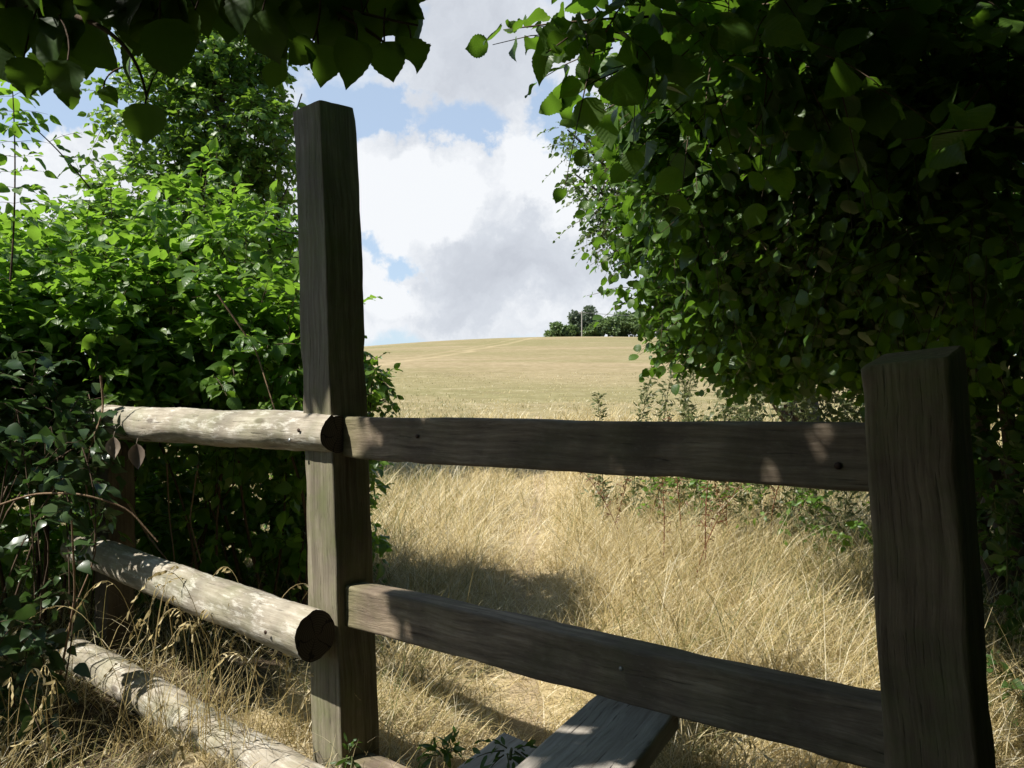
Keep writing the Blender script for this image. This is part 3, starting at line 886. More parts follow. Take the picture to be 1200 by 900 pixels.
# ---- 2. the big hazel on the right
r = np.random.default_rng(8)
hz = tree_thing('hazel_tree', 'large leafy hazel tree filling the right side above the short post, its left edge sunlit', 'tree', (2.5, 4.3, -.05))
gl, gs, gt = Geo(), Geo(), Geo()
def B(px, py, d, rr, dens=1.0):
    return (P(px, py, d), rr, dens)
keep_r = lambda q: (q[:, 1] > .9) & ~((q[:, 2] < EYE - .0) & (q[:, 0] / q[:, 1] < .38)) & ~((q[:, 0] / np.maximum(q[:, 1], .1) < .06) & (q[:, 2] < EYE + .45 * q[:, 1])) & (q[:, 2] > np.where(q[:, 0] / np.maximum(q[:, 1], .1) < .43, EYE + (.026 + .02 * np.sin(q[:, 0] * 9 + q[:, 1] * 3) + .018 * np.sin(q[:, 0] * 23 + q[:, 1] * 17)) * q[:, 1], .9 - .1 * q[:, 0]))
front = [B(800, 205, 3.3, .24), B(790, 120, 2.9, .22), B(850, 190, 2.9, .3), B(800, 270, 3.8, .3), B(822, 340, 4.2, .24), B(850, 385, 4.1, .26),
         B(905, 410, 4.0, .26), B(880, 290, 3.6, .42), B(940, 330, 3.5, .42), B(970, 390, 3.7, .34), B(748, 345, 4.3, .05, 1.2), B(765, 235, 3.8, .14, .9), B(762, 300, 4.0, .14, .9), B(815, 392, 4.2, .12, .9), B(860, 425, 4.2, .14, .8)]
blob_twigs(gl, gs, front, 135, .2, 7, .057, 'hazel', r=r, keep=keep_r, rnd=.6)
inner = [B(930, 180, 3.0, (.5, .4, .5)), B(1040, 250, 3.0, (.5, .4, .5)), B(1060, 120, 2.6, (.5, .4, .45)), B(1160, 200, 2.6, (.45, .4, .5)), B(1040, 380, 3.8, (.5, .4, .35)), B(1160, 360, 3.4, (.5, .4, .4)), B(1000, 60, 2.8, (.55, .4, .4)), B(1150, 40, 2.4, (.5, .4, .4)), B(880, 60, 2.7, .35)]
blob_twigs(gl, gs, inner, 66, .32, 8, .06, 'hazel', r=r, keep=keep_r)
keep_b = lambda q: keep_r(q) & ((q[:, 0] / np.maximum(q[:, 1], .1)) > .2) 
back = [B(930, 300, 5.0, (.7, .5, .9)), B(1050, 200, 5.0, (.9, .6, 1.0)), B(1150, 330, 4.6, (.9, .6, .9)), B(1250, 200, 4.2, (.9, .7, 1.0)), B(1020, 400, 5.2, (.9, .5, .5)),
        (np.array([2.2, 4.2, 3.6]), (1.3, 1.1, .7), 1.1), (np.array([1.7, 3.4, 3.3]), (.8, .7, .5), 1.1), (np.array([3.2, 3.4, 3.2]), (.9, 1.1, 1.0), .8), (np.array([3.2, 4.2, 1.8]), (.9, .9, 1.1), .8), (np.array([2.3, 2.4, 3.0]), (.8, .7, .5), 1.0), (np.array([3.0, 2.2, 1.8]), (.7, .8, .9), .8)]
blob_twigs(gl, gs, back, 20, .5, 7, .11, 'simple', r=r, keep=keep_b, trad=.004)
# close spray at the top, hanging into the gap of sky
gn = Geo()
top = [B(820, 60, 2.2, .2), B(760, 40, 2.0, .16), B(880, 20, 2.1, .22), B(720, 10, 1.9, .14), B(960, 30, 2.0, .25)]
blob_twigs(gn, gs, top, 60, .22, 5, .085, 'toothed', r=r, keep=lambda q: q[:, 1] > .9)
sp0 = np.array([P(760, 20, 1.95), P(740, -5, 1.9), P(780, 60, 2.1), P(730, 40, 2.0), P(780, 90, 2.2)])
sp1 = np.array([P(590, 25, 1.8), P(640, 55, 1.8), P(665, 105, 2.1), P(650, 20, 1.9), P(700, 130, 2.3)])
twigs(gn, gs, sp0, sp1 - sp0, np.linalg.norm(sp1 - sp0, axis=1), 8, .078, 'toothed', r=r, droop=.05, trad=.004)
near_r = np.array([P(1240, 150, 1.5), P(1250, 280, 1.6), P(1150, 100, 1.7)]); near_t = np.array([P(1060, 140, 1.55), P(1190, 300, 1.6), P(1090, 180, 1.7)])
twigs(gn, gs, near_r, near_t - near_r, np.linalg.norm(near_t - near_r, axis=1), 5, .075, 'toothed', r=r, droop=.15, trad=.003)
tb = np.array([2.5, 4.3, -.15])
for k in (0, 1, 3, 4, 5):
    b0 = tb + np.array([r.normal(0, .12), r.normal(0, .12), 0])
    tg = [P(900, 250, 3.6), P(1000, 150, 3.4), P(830, 350, 4.1), P(1100, 200, 3.4), np.array([1.6, 3.2, 3.2]), np.array([3, 3.2, 3.2])][k]
    mid = b0 * .5 + tg * .5 + np.array([.25, .1, .5])
    add_tubes(gt, [bez(b0, mid, tg, 14)], [np.linspace(.05, .012, 14)], 8)
for v_, f_, t_, u_ in zip(gn.v, gn.f, gn.t, gn.uv):
    gl.add(v_, f_ - f_.min(), t_, u_)
finish(hz, [('trunk', gt, M['bark']), ('branch', gs, M['twig']), ('crown', gl, M['hazel'])])

# ---- unseen thicket added behind and right of the camera to block sky light
r = np.random.default_rng(77)
th = tree_thing('shade_thicket', 'unseen dense hazel thicket added behind and right of the camera to block sky light', 'shrub', (1.2, -2.6, -.2))
gl, gs = Geo(), Geo()
keep_t = lambda q: ~(in_frame(q, .25, .4) | shades_lit(q)) & (q[:, 2] > -.1) & (np.linalg.norm(q - np.array([0, .3, EYE]), axis=1) > 1.5)
tb_ = [((3.2, 2.6, .5), (.9, .9, .7), 1.2), ((3.6, 4.4, .6), (.9, 1, .8), 1.2), ((4.2, 1.0, .7), (.8, 1.4, .9), 1.2), ((3.4, -1.2, .6), (.8, 1, .8), 1.2), ((1.4, -1.7, .4), (.9, .5, .6), 1.3), ((-.8, -1.9, .4), (.9, .5, .6), 1.3), ((-3.0, -1.6, .7), (.8, .9, .9), 1.2), ((4.2, 3.2, 2.0), (.9, 1.8, 1.2), 1), ((3.6, -.8, 2.4), (.9, 1.3, 1.0), 1), ((2.6, .2, .9), (.8, 1.2, 1.1), 1), ((2.8, .6, 2.4), (.9, 1.4, .9), 1), ((2.2, -1.6, 1.0), (1.1, .8, 1.1), 1), ((2.0, -1.8, 2.6), (1.2, .9, .9), 1), ((.2, -2.6, 1.0), (1.3, .8, 1.1), 1), ((.2, -2.6, 2.6), (1.4, .9, .9), 1), ((-1.8, -2.8, 1.0), (1.2, .8, 1.1), 1), ((-1.8, -2.7, 2.5), (1.2, .8, .8), 1)]
blob_twigs(gl, gs, tb_, 40, .5, 6, .16, 'simple', r=r, keep=keep_t, trad=.005, shell=.35)
stems_to(gs, np.array([1.2, -2.6, -.2]), [b[0] for b in tb_], .05, .015, r=r)
finish(th, [('branch', gs, M['twig']), ('foliage', gl, M['hazel'])])

# ---- 3. small-leaved tree behind it
r = np.random.default_rng(21)
fm = tree_thing('field_maple', 'small-leaved pale green tree showing left of and behind the big hazel, against the clouds', 'tree', (3.5, 9.3, .25))
gl, gs, gt = Geo(), Geo(), Geo()
mb = [B(745, 215, 8.0, (.55, .6, .8)), B(700, 175, 8.0, (.3, .4, .3), .7), B(725, 260, 8.0, (.3, .4, .25), .8), B(830, 330, 8.2, (.5, .5, .6)), B(760, 130, 8.2, (.5, .5, .5)), B(850, 250, 8.6, (1, .7, 1.2), .5), B(665, 152, 8, (.14, .15, .06), .8), B(675, 205, 8, (.12, .15, .08), .8), B(690, 245, 8, (.12, .15, .06), .8)]
blob_twigs(gl, gs, mb, 62, .3, 9, .06, 'simple', r=r, trad=.003, up=.5)
stems_to(gs, np.array([3.5, 9.3, .2]), [b[0] for b in mb], .05, .008, r=r)
add_tubes(gt, [bez((3.5, 9.3, .1), (3.4, 9.2, 1.5), (2.8, 9.0, 3.0), 10)], [np.linspace(.1, .05, 10)], 8)
finish(fm, [('trunk', gt, M['bark']), ('branch', gs, M['twig']), ('crown', gl, M['maple'])])

# ---- 4. the hedge on the left: sunlit shrub above the log rails
r = np.random.default_rng(31)
hd_ = tree_thing('hedge_shrub', 'wide bright green leafy shrub in full sun above and behind the log rails', 'shrub', (-1.9, 4.1, -.03))
gl, gs = Geo(), Geo()
def clear_log(p):
    """keeps foliage out of the rails' sunlight and off the stile"""
    rel = p - C0
    w, s, z = rel @ V2, rel @ U2, p[:, 2]
    Ld = -SUN
    t = -w / (Ld @ V2)
    sh, zh = s + (Ld @ U2) * t, z + Ld[2] * t
    bad = (t > 0) & (sh > -1.62) & (sh < .3) & (zh < 1.35) & (zh > -.22)
    bad |= (w < .33) & (s > -1.5)
    bad |= p[:, 0] / p[:, 1] > -.17 - .02 * np.sin(p[:, 2] * 14)
    return ~bad
shr = [((-2.35, 4.0, 1.45), (.62, .5, .5), 1), ((-1.78, 3.95, 1.42), (.5, .45, .48), 1), ((-1.32, 4.0, 1.3), (.4, .4, .42), 1), ((-3.0, 3.9, 1.3), (.7, .6, .6), .7), ((-1.0, 4.1, 1.2), (.28, .3, .42), 1), ((-2.0, 3.6, 1.25), (.4, .35, .25), 1), ((-2.3, 3.5, 1.0), (.4, .35, .4), .9), ((-2.25, 3.25, 1.5), (.35, .35, .35), 1), ((-2.6, 3.0, 1.2), (.4, .4, .6), .9), ((-3.0, 2.7, 1.0), (.45, .4, .8), .9), ((-2.6, 4.3, 1.75), (.5, .4, .35), .8), ((-1.45, 4.35, 1.8), (.36, .32, .36), .8), ((-1.75, 4.5, 2.05), (.36, .32, .32), .6), ((-2.1, 4.4, 1.9), (.4, .3, .3), .7)]
blob_twigs(gl, gs, shr, 80, .26, 6, .088, 'ovate', opposite=True, r=r, keep=clear_log, up=.8)
low = [((-1.1, 4.9, .55), (.35, .25, .7), 1.6), ((-1.6, 5.0, .6), (.5, .25, .7), 1.6), ((-2.2, 5.0, .6), (.5, .25, .7), 1.6), ((-2.9, 4.9, .6), (.6, .3, .7), 1.6), ((-3.6, 4.2, .8), (.6, .8, .9), 1.2), ((-2.3, 4.35, .6), (.6, .4, .6), .7), ((-1.5, 4.35, .55), (.55, .4, .55), .7), ((-1.0, 4.4, .5), (.28, .35, .45), .7), ((-2.9, 4.0, .5), (.5, .5, .6), .6), ((-1.9, 4.9, .7), (.8, .3, .8), .7)]
blob_twigs(gl, gs, low, 40, .3, 6, .08, 'ovate', opposite=True, r=r, keep=clear_log)
sb = []
for k in range(20):
    x = r.uniform(-2.4, -.95); y = r.uniform(3.8, 4.5)
    sb.append(bez((x, y, terr(x, y)), (x + r.normal(0, .1), y, .6), (x + r.normal(0, .25), y + r.normal(-.1, .15), r.uniform(.9, 1.5)), 10))
add_tubes(gs, sb, np.linspace(.009, .003, 10)[None] * r.uniform(.6, 1.5, (20, 1)), 5)
finish(hd_, [('branch', gs, M['twig']), ('foliage', gl, M['shrub'])])

# ---- 5. tall climber-clad tree in the hedge
r = np.random.default_rng(41)
CK = 1.98
ct = tree_thing('climber_clad_tree', 'tall slender tree clad in leafy climbers, rising behind the hedge left of the tall post', 'tree', (-1.65 * CK, 4.8 * CK, .27))
gl, gs, gt = Geo(), Geo(), Geo()
def far_(p):
    p = np.asarray(p, float) - np.array([.09, 0, 0])
    return np.array([0, 0, EYE]) + (p - np.array([0, 0, EYE])) * CK
cb = [((-1.5, 4.7, 1.75), (.36, .4, .5), 1), ((-1.56, 4.8, 2.25), (.36, .4, .4), 1), ((-1.6, 4.8, 2.75), (.36, .4, .42), 1), ((-1.7, 4.8, 3.25), (.42, .42, .45), .85), ((-1.5, 4.8, 3.3), (.3, .3, .4), .6), ((-2.05, 4.8, 2.3), (.35, .3, .3), .8), ((-2.0, 4.7, 2.75), (.28, .3, .25), .6), ((-1.35, 4.7, 2.6), (.16, .3, .4), .7), ((-1.95, 4.8, 3.3), (.3, .3, .3), .7), ((-1.32, 4.6, 1.6), (.22, .3, .45), .9), ((-2.3, 4.8, 2.0), (.4, .3, .25), .7), ((-1.9, 4.8, 1.6), (.5, .4, .35), .8)]
blob_twigs(gl, gs, [(far_(c_), tuple(np.array(R_) * CK * .93), d_) for c_, R_, d_ in cb], 36, .42, 7, .105, 'ovate', opposite=True, r=r, up=.6, trad=.004)
b0_ = np.array([-1.65 * CK, 4.85 * CK, .2])
add_tubes(gt, [bez(b0_, far_((-1.5, 4.85, 1.8)), far_((-1.75, 4.85, 3.7)), 14)], [np.linspace(.13, .045, 14)], 8)
for k in range(14):
    b1_ = b0_ + np.array([r.normal(0, .25), r.normal(0, .15), 0])
    add_tubes(gt, [bez(b1_, b1_ * .4 + far_((-1.6, 4.8, 2.0)) * .6 + r.normal(0, .2, 3), far_((-1.65 + r.normal(0, .25), 4.8, r.uniform(2.3, 3.5))), 12)], [np.linspace(.03, .008, 12)], 5)
finish(ct, [('trunk', gt, M['bark']), ('branch', gs, M['twig']), ('foliage', gl, M['climber'])])

# ---- 6. thin bare shoot at the far left
r = np.random.default_rng(51)
sap = tree_thing('sapling', 'thin upright shoot with few leaves against the sky at the far left', 'sapling', (-1.86, 3.2, .9))
gl, gs = Geo(), Geo()
st = bez(P(12, 330, 3.1), P(22, 210, 3.1), P(14, 95, 3.1), 14)
add_tubes(gs, [st], [np.linspace(.004, .002, 14)], 5)
for k in range(4, 14):
    p = st[k]
    d = np.array([[1, r.normal(0, .3), .25], [-1, r.normal(0, .3), .2]])
    twigs(gl, gs, np.repeat(p[None], 2, 0), d, r.uniform(.05, .16, 2), 3, .055, 'ovate', opposite=True, r=r, trad=.0012)
br = bez(P(40, 150, 3.15), P(70, 175, 3.15), P(105, 220, 3.2), 8)
add_tubes(gs, [br], [np.linspace(.002, .003, 8)], 4)
twigs(gl, gs, br[[0, 2, 4, 6]], np.array([[-.6, .1, .5], [.5, .2, .4], [.8, 0, .1], [-.3, .3, .6]]), np.full(4, .14), 4, .052, 'ovate', opposite=True, r=r, trad=.0012)
finish(sap, [('stem', gs, M['twig']), ('foliage', gl, M['shrub'])])

# ---- 7. ivy over the ends of the log rails
r = np.random.default_rng(61)
iv = tree_thing('ivy_plant', 'ivy with grey green glossy leaves climbing over the left ends of the logs', 'climbing plant', (-1.95, 3.0, -.05))
gl, gs = Geo(), Geo()
def ivy_clear(p):
    rel = p - C0
    w, s_, z = rel @ V2, rel @ U2, p[:, 2]
    t = w / (SUN @ V2)
    sh, zh = s_ - (SUN @ U2) * t, z - SUN[2] * t
    return ~((sh > -1.2) & (sh < .3) & (zh < 1.3) & (zh > .62)) & ~((sh > -1.5) & (sh < .3) & (zh < .34) & (zh > -.2) & (w < -.04))
ib = [(P(25, 560, 3.0), (.16, .14, .2), 1), (P(40, 640, 2.95), (.2, .14, .2), 1), (P(15, 720, 2.9), (.16, .14, .2), 1), (P(60, 560, 3.15), (.16, .12, .16), .9), (P(70, 500, 3.25), (.12, .12, .12), .9), (P(-60, 600, 3.0), (.3, .25, .5), .8), (P(0, 800, 2.8), (.14, .14, .16), .7), (P(30, 470, 3.3), (.25, .2, .15), .9), (P(-60, 440, 3.2), (.3, .25, .3), .9), (P(-40, 780, 2.8), (.25, .2, .3), .8)]
blob_twigs(gl, gs, ib, 60, .2, 5, .066, 'ivy', r=r, up=.45, droop=.5, keep=lambda q: ~((q[:, 0] > -1.42) & (q[:, 1] < 3.4)) & ivy_clear(q), fold=.1, curl=.15)
tr = []
for px, py, py2 in ((20, 480, 760), (60, 500, 720), (95, 520, 650), (75, 560, 800), (40, 600, 860)):
    tr.append(bez(P(px, py, 3.05), P(px + 25, (py + py2) / 2, 2.98), P(px + r.normal(0, 12), py2, 2.95), 10))
add_tubes(gs, tr, np.full((len(tr), 10), .003), 4)
for a_ in ([(104, 462), (116, 505), (98, 560)], [(88, 470), (104, 500), (122, 545)]):
    tr.append(bez(P(*a_[0], 3.42), P(*a_[1], 3.1), P(*a_[2], 3.2), 10)); add_tubes(gs, [tr[-1]], [np.full(10, .0022)], 4)
for t_ in tr:
    q = t_[1:-1]
    twigs(gl, gs, q, np.stack([r.normal(0, 1, len(q)), r.normal(-.3, .4, len(q)), r.normal(-.1, .3, len(q))], 1), r.uniform(.05, .12, len(q)), 3, .066, 'ivy', r=r, up=.4, trad=.0015, fold=.1)
stems_to(gs, np.array([-1.95, 3.0, -.05]), [t_[0] for t_ in tr], .004, .0025, r=r, wob=.2)
finish(iv, [('stem', gs, M['twig']), ('foliage', gl, M['ivy'])])

# ---- 8. bare vine stems looped over the logs and trailing below
vine_pts = [
    ('reddish bare vine looped over the left end of the top log', [(118, 440), (122, 480), (112, 505), (96, 560), (118, 640), (90, 705)], 3.2),
    ('thin pale vine arching across the ivy below the top log', [(-10, 595), (40, 578), (95, 578), (150, 595), (185, 635)], 2.95),
    ('brown bare vine hanging straight down behind the top log', [(195, 530), (198, 600), (205, 660)], 3.75),
    ('thin dark vine hanging between top and middle log nearer the post', [(232, 545), (222, 610), (236, 660)], 3.7),
    ('long green stem crossing the gap above the middle log', [(150, 590), (175, 630), (200, 662)], 3.3),
    ('slender stalk leaning up from the bottom log past the ivy', [(70, 795), (88, 700), (84, 610)], 2.9),
    ('slanting brown stem lit in front of the dark shrub left of the post', [(255, 345), (300, 410), (322, 480)], 3.55),
]
for lab, pts, dep in vine_pts:
    w = np.array([P(a, b, dep + .04 * math.sin(i * 2.2)) for i, (a, b) in enumerate(pts)])
    tq = np.linspace(0, len(w) - 1, 24)
    c = np.stack([np.interp(tq, np.arange(len(w)), w[:, k]) for k in range(3)], 1)
    for _ in range(3):
        c[1:-1] = (c[:-2] + 2 * c[1:-1] + c[2:]) / 4
    g = Geo(); add_tubes(g, [c], [np.linspace(.0045, .003, 24)], 5)
    o = put('vine_stem', g.mesh('vine_stem', c[0], True), M['vine']); o.location = c[0]
    tag(o, lab, 'vine', 'bare vine stems around the log rails')
# dried leaves hanging under the top log
for (px, py, lab, sz) in ((133, 512, 'grey curled dead leaf hanging under the top log, the left one of two', .075), (160, 520, 'grey curled dead leaf hanging under the top log, the right one of two', .085)):
    g = Geo(); c = P(px, py, 3.12)
    add_leaves(g, np.zeros((1, 3)), np.array([[.1, 0, -1.]]), np.array([[.3, -1, .1]]), [sz * 1.15], 'ovate', fold=.8, curl=.3, r=r)
    add_tubes(g, [bez((0, 0, 0), (0, 0, .03), (.02, .03, .05), 4)], [np.full(4, .0012)], 3)
    o = put('dead_leaf', g.mesh('dead_leaf'), M['dead']); o.location = c
    tag(o, lab, 'leaf', 'dead leaves hanging under the log')

# ---- 9. sprigs of shrub showing to the right of the tall post
r = np.random.default_rng(71)
sg = tree_thing('young_shrub', 'small green shrub peeping out right of the tall post around the top rail', 'shrub', (-.72, 4.0, 0))
gl, gs = Geo(), Geo()
yb = [(P(432, 470, 4.0), (.09, .12, .18), 1), (P(436, 440, 4.0), (.07, .1, .1), .9), (P(424, 545, 3.9), (.08, .1, .1), 1), (P(410, 600, 3.9), (.1, .12, .15), .7)]
blob_twigs(gl, gs, yb, 120, .12, 5, .05, 'ovate', opposite=True, r=r)
stems_to(gs, np.array([-.78, 4.0, -.02]), [b[0] for b in yb], .008, .003, r=r, wob=.04)
finish(sg, [('branch', gs, M['twig']), ('foliage', gl, M['climber'])])

# ---- 10. tall weeds beyond the stile, right
r = np.random.default_rng(81)
def weed(h, seed, mat, matl, dry=False):
    r = np.random.default_rng(seed)
    gs, gl = Geo(), Geo()
    top_ = np.array([r.normal(0, .12) * h, r.normal(0, .08), h])
    st = bez((0, 0, -.03), (r.normal(0, .03), 0, h * .5), top_, 14)
    add_tubes(gs, [st], [np.linspace(.005, .0015, 14)], 5)
    if dry:
        for k in range(5, 14):
            az = r.uniform(0, 2 * math.pi, 3)
            d = np.stack([np.cos(az), np.sin(az), r.uniform(.3, 1.2, 3)], 1)
            twigs(gl, gs, np.repeat(st[k][None], 3, 0), d, .12 * (1.15 - k / 14) * r.uniform(.6, 1.3, 3), 5, .028, 'narrow', r=r, droop=.3, up=.5, trad=.0012, rnd=.6)
    else:
        for t in np.linspace(.15, 1, 30):
            c = st[min(13, int(t * 13))] * (1 - (t * 13) % 1) + st[min(13, int(t * 13) + 1)] * ((t * 13) % 1)
            n = 3
            az = r.uniform(0, 2 * math.pi, n)
            d = np.stack([np.cos(az), np.sin(az), r.uniform(.5, 1.8, n)], 1)
            twigs(gl, gs, np.repeat(c[None], n, 0), d, (.03 + .13 * (1 - t) ** .8) * r.uniform(.4, 1.4, n), 5, (.066 - .022 * t), 'narrow', r=r, droop=.25, up=.4, trad=.0011, rnd=.7)
    return gs, gl
wl = [(742, 452, 6.6, 'tall leafy weed standing apart, leftmost of those topping the rail'), (770, 428, 7.0, 'tallest reddish tinged weed spire with sky-side gap, second above the rail'), (792, 436, 6.4, 'tall green weed spire just right of the tallest one'),
      (822, 446, 6.2, 'leaning weed spire under the lowest hazel leaves'), (846, 432, 6.6, 'tall weed reaching into the hazel leaves above the rail'), (868, 448, 6.0, 'bushy green weed among the nettles above the rail'), (893, 440, 6.2, 'dark green weed under the hazel, middle of the thicket'),
      (925, 455, 6.0, 'shaded weed left of the short post under the hazel'), (955, 462, 5.8, 'shaded leafy weed close to the left of the short post'), (706, 478, 6.8, 'low weed tip only just topping the rail'), (985, 470, 5.6, 'shaded weed touching the left edge of the short post')]
protos = []
for k in range(4):
    gs, gl = weed(1.2, 100 + k, None, None)
    protos.append((gs.mesh('stem', smooth=True), gl.mesh('leaves')))
for m_, l_ in protos:
    m_.materials.append(M['greenstem']); l_.materials.append(M['weed'])
for i, (px, py, d, lab) in enumerate(wl):
    c = P(px, py, d); zg = float(terr(c[0], d)); h = (c[2] - zg) * 1.1
    t = thing('tall_weed', lab, 'weed', (c[0] + (.0), d, zg), 'tall leafy weeds beyond the top rail', r.uniform(0, 6.28))
    t.scale = (1.0, 1.0, h / 1.2)
    for nm_, me in zip(('stem', 'leaves'), protos[i % 4]):
        o = bpy.data.objects.new(nm_, me); COL.objects.link(o); o.parent = t
# dried reddish dock stalks under the rail
protos = []
for k in range(4):
    gs, gl = weed(.75, 200 + k, None, None, True)
    protos.append((gs.mesh('stem', smooth=True), gl.mesh('leaves')))  # the part called leaves holds the docks' dry seeds and leaflets
for m_, l_ in protos:
    m_.materials.append(M['redstem']); l_.materials.append(M['weeddry'])
dk = [(712, 565, 640), (732, 560, 652), (758, 555, 640), (776, 560, 668), (800, 552, 650), (812, 570, 690), (828, 556, 680), (850, 560, 640), (868, 570, 660), (905, 560, 650), (925, 580, 640), (945, 600, 640)]
words = ['leftmost of the dried stalks, beside the pale path grass', 'second dried stalk from the left', 'upright stalk left of the reddest group', 'stalk rooted low at the reddest group', 'reddest stalk at the middle of the group', 'long leaning stalk with its foot lowest of all', 'stalk right of the long leaning one', 'short stalk where the grass turns green', 'stalk at the edge of the hazel shade', 'stalk standing in the hazel shade', 'short stalk in shade near the short post', 'shortest shaded stalk next to the short post']
for i, (px, py, pb) in enumerate(dk):
    # foot on the ground where the photograph shows it
    d = 5.0
    for _ in range(20):
        d = (EYE - float(terr((px - 600) / 960 * d, d))) * 960 / (pb - 470 + .001)
        d = float(np.clip(d, 4, 11))
    x = (px - 600) / 960 * d
    t = thing('dried_dock', 'reddish dead dock stem, ' + words[i], 'weed', (x, d, float(terr(x, d))), 'dried dock stems in the grass under the top rail', r.uniform(0, 6.28))
    t.scale = (1, 1, r.uniform(.85, 1.3))
    t.rotation_euler = (r.normal(0, .18), r.normal(0, .18), r.uniform(0, 6.28))
    for nm_, me in zip(('stem', 'leaves'), protos[i % 4]):
        o = bpy.data.objects.new(nm_, me); COL.objects.link(o); o.parent = t

# ---- 11. nettly undergrowth
def under(name, label, blobs, base, dens, size, kind, mat, seed, K=5, L=.25, **kw):
    r = np.random.default_rng(seed)
    t = tree_thing(name, label, 'plant', base)
    gl, gs = Geo(), Geo()
    blob_twigs(gl, gs, blobs, dens, L, K, size, kind, r=r, **kw)
    stems_to(gs, np.asarray(base, float), [b[0] for b in blobs], .004, .002, r=r, wob=.02)
    finish(t, [('stem', gs, M['greenstem']), ('foliage', gl, mat)])
    return t
under('nettle_clump', 'dense green nettle clump in shade under the hazel, left of the short post', [(P(900, 470, 6.4), (.45, .4, .45), 1), (P(960, 480, 6.0), (.4, .4, .45), 1), (P(860, 490, 6.6), (.3, .3, .35), .8), (P(1010, 480, 5.6), (.4, .4, .5), 1)], (2.1, 6.2, .1), 34, .06, 'ovate', M['weed'], 91, opposite=True)
under('meadow_weed', 'loose pale green weed growing among the dry docks under the top rail', [(P(775, 580, 6.4), (.25, .3, .16), 1), (P(830, 575, 6.2), (.25, .3, .2), 1)], (1.35, 6.3, .08), 26, .05, 'ovate', M['shrub'], 98, opposite=True, L=.22, K=4)
under('meadow_weed', 'loose green weed in half shade just left of the short post, under the top rail', [(P(920, 585, 5.6), (.25, .3, .2), 1), (P(985, 600, 5.2), (.2, .3, .2), 1)], (1.95, 5.4, .05), 26, .05, 'ovate', M['climber'], 99, opposite=True, L=.22, K=4)
under('undergrowth_plant', 'low shaded leafy plant on the ground right of the short post', [(P(1180, 520, 3.6), (.3, .4, .35), 1), (P(1220, 620, 3.2), (.3, .3, .35), 1), (P(1170, 600, 4.2), (.35, .4, .4), 1)], (2.1, 3.5, -.05), 45, .06, 'ovate', M['herb'], 92, opposite=True)
under('bindweed_plant', 'small broad-leaved plant low in the sunlit grass at the lower right edge', [(P(1175, 730, 3.3), (.1, .12, .08), 1), (P(1190, 800, 2.9), (.12, .12, .1), 1), (P(1165, 760, 3.0), (.06, .1, .05), 1)], (1.8, 3.1, -.05), 60, .045, 'ivy', M['herb'], 93, L=.12, K=4)
under('creeping_herb', 'little lobed green herb at the foot of the lower step board', [(P(600, 880, 2.05), (.035, .04, .02), 1)], P(598, 890, 2.06), 900, .042, 'narrow', M['herb'], 94, L=.06, K=5, rnd=.7)
under('creeping_herb', 'little leafy green herb on the ground between post and lower step board', [(P(522, 884, 2.35), (.03, .04, .02), 1)], P(522, 892, 2.35), 900, .042, 'narrow', M['herb'], 95, L=.05, K=5, rnd=.7)
under('creeping_herb', 'tiny green sprig with a brown tip against the foot of the tall post', [(P(412, 886, 2.36), (.012, .015, .025), 1)], P(412, 900, 2.36), 1500, .034, 'narrow', M['herb'], 96, L=.04, K=4, rnd=.4, up=.1)
under('nettle_clump', 'dark nettle clump behind the hedge foot, seen left of the path', [((-1.1, 5.0, .25), (.25, .35, .25), 1), ((-1.4, 5.6, .4), (.4, .5, .4), 1)], (-.95, 5.1, 0), 45, .06, 'ovate', M['climber'], 97, opposite=True)

# ------------------------------------------------------------------ grass
def blades(n_xy, L, W, lean, tintv, r, flop=1.2, heads=False):
    """curved blades; returns a Geo"""
    g = Geo()
    x, y = n_xy
    N = len(x); S = 4
    z = terr(x, y) - .008
    phi = r.uniform(0, 2 * math.pi, N) 
    th = np.abs(r.normal(lean, .25, N))
    k = r.uniform(.2, 1.0, N) * flop
    p = np.stack([x, y, z], 1)
    hx, hy = np.cos(phi), np.sin(phi)
    tw = r.uniform(0, math.pi, N)
    rows = []
    for i in range(S + 1):
        t = i / S
        w = W * (1 - t ** 1.6) * .5 + .0002
        # the blade's width lies across its heading, twisted a little
        sx, sy = -np.sin(phi + tw * .3), np.cos(phi + tw * .3)
        a = np.stack([p[:, 0] + sx * w, p[:, 1] + sy * w, p[:, 2]], 1)
        b = np.stack([p[:, 0] - sx * w, p[:, 1] - sy * w, p[:, 2]], 1)
        rows.append(np.stack([a, b], 1))
        ang = th + k * (t + .5 / S)
        ds = L / S
        p = p + np.stack([np.sin(ang) * hx * ds, np.sin(ang) * hy * ds, np.cos(ang) * ds], 1)
        gz = terr(p[:, 0], p[:, 1]) + .006
        p[:, 2] = np.maximum(p[:, 2], gz)
    Vv = np.stack(rows, 1)          # N, S+1, 2, 3
    idx = np.arange(N * (S + 1) * 2).reshape(N, S + 1, 2)
    q = np.stack([idx[:, :-1, 0], idx[:, :-1, 1], idx[:, 1:, 1], idx[:, 1:, 0]], -1).reshape(-1, 4)
    uv = np.zeros((N, S + 1, 2, 3)); uv[..., 0] = np.linspace(0, 1, S + 1)[None, :, None]
    g.add(Vv.reshape(-1, 3), q, np.repeat(tintv, (S + 1) * 2), uv.reshape(-1, 3))
    return g


def scatter(y0, y1, dens, r, mx=.72, extra=.5):
    A = mx * (y1 ** 2 - y0 ** 2) + 2 * extra * (y1 - y0)
    n = int(A * dens)
    y = np.sqrt(r.uniform(y0 ** 2, y1 ** 2, n))
    x = r.uniform(-1, 1, n) * (mx * y + extra)
    return x, y


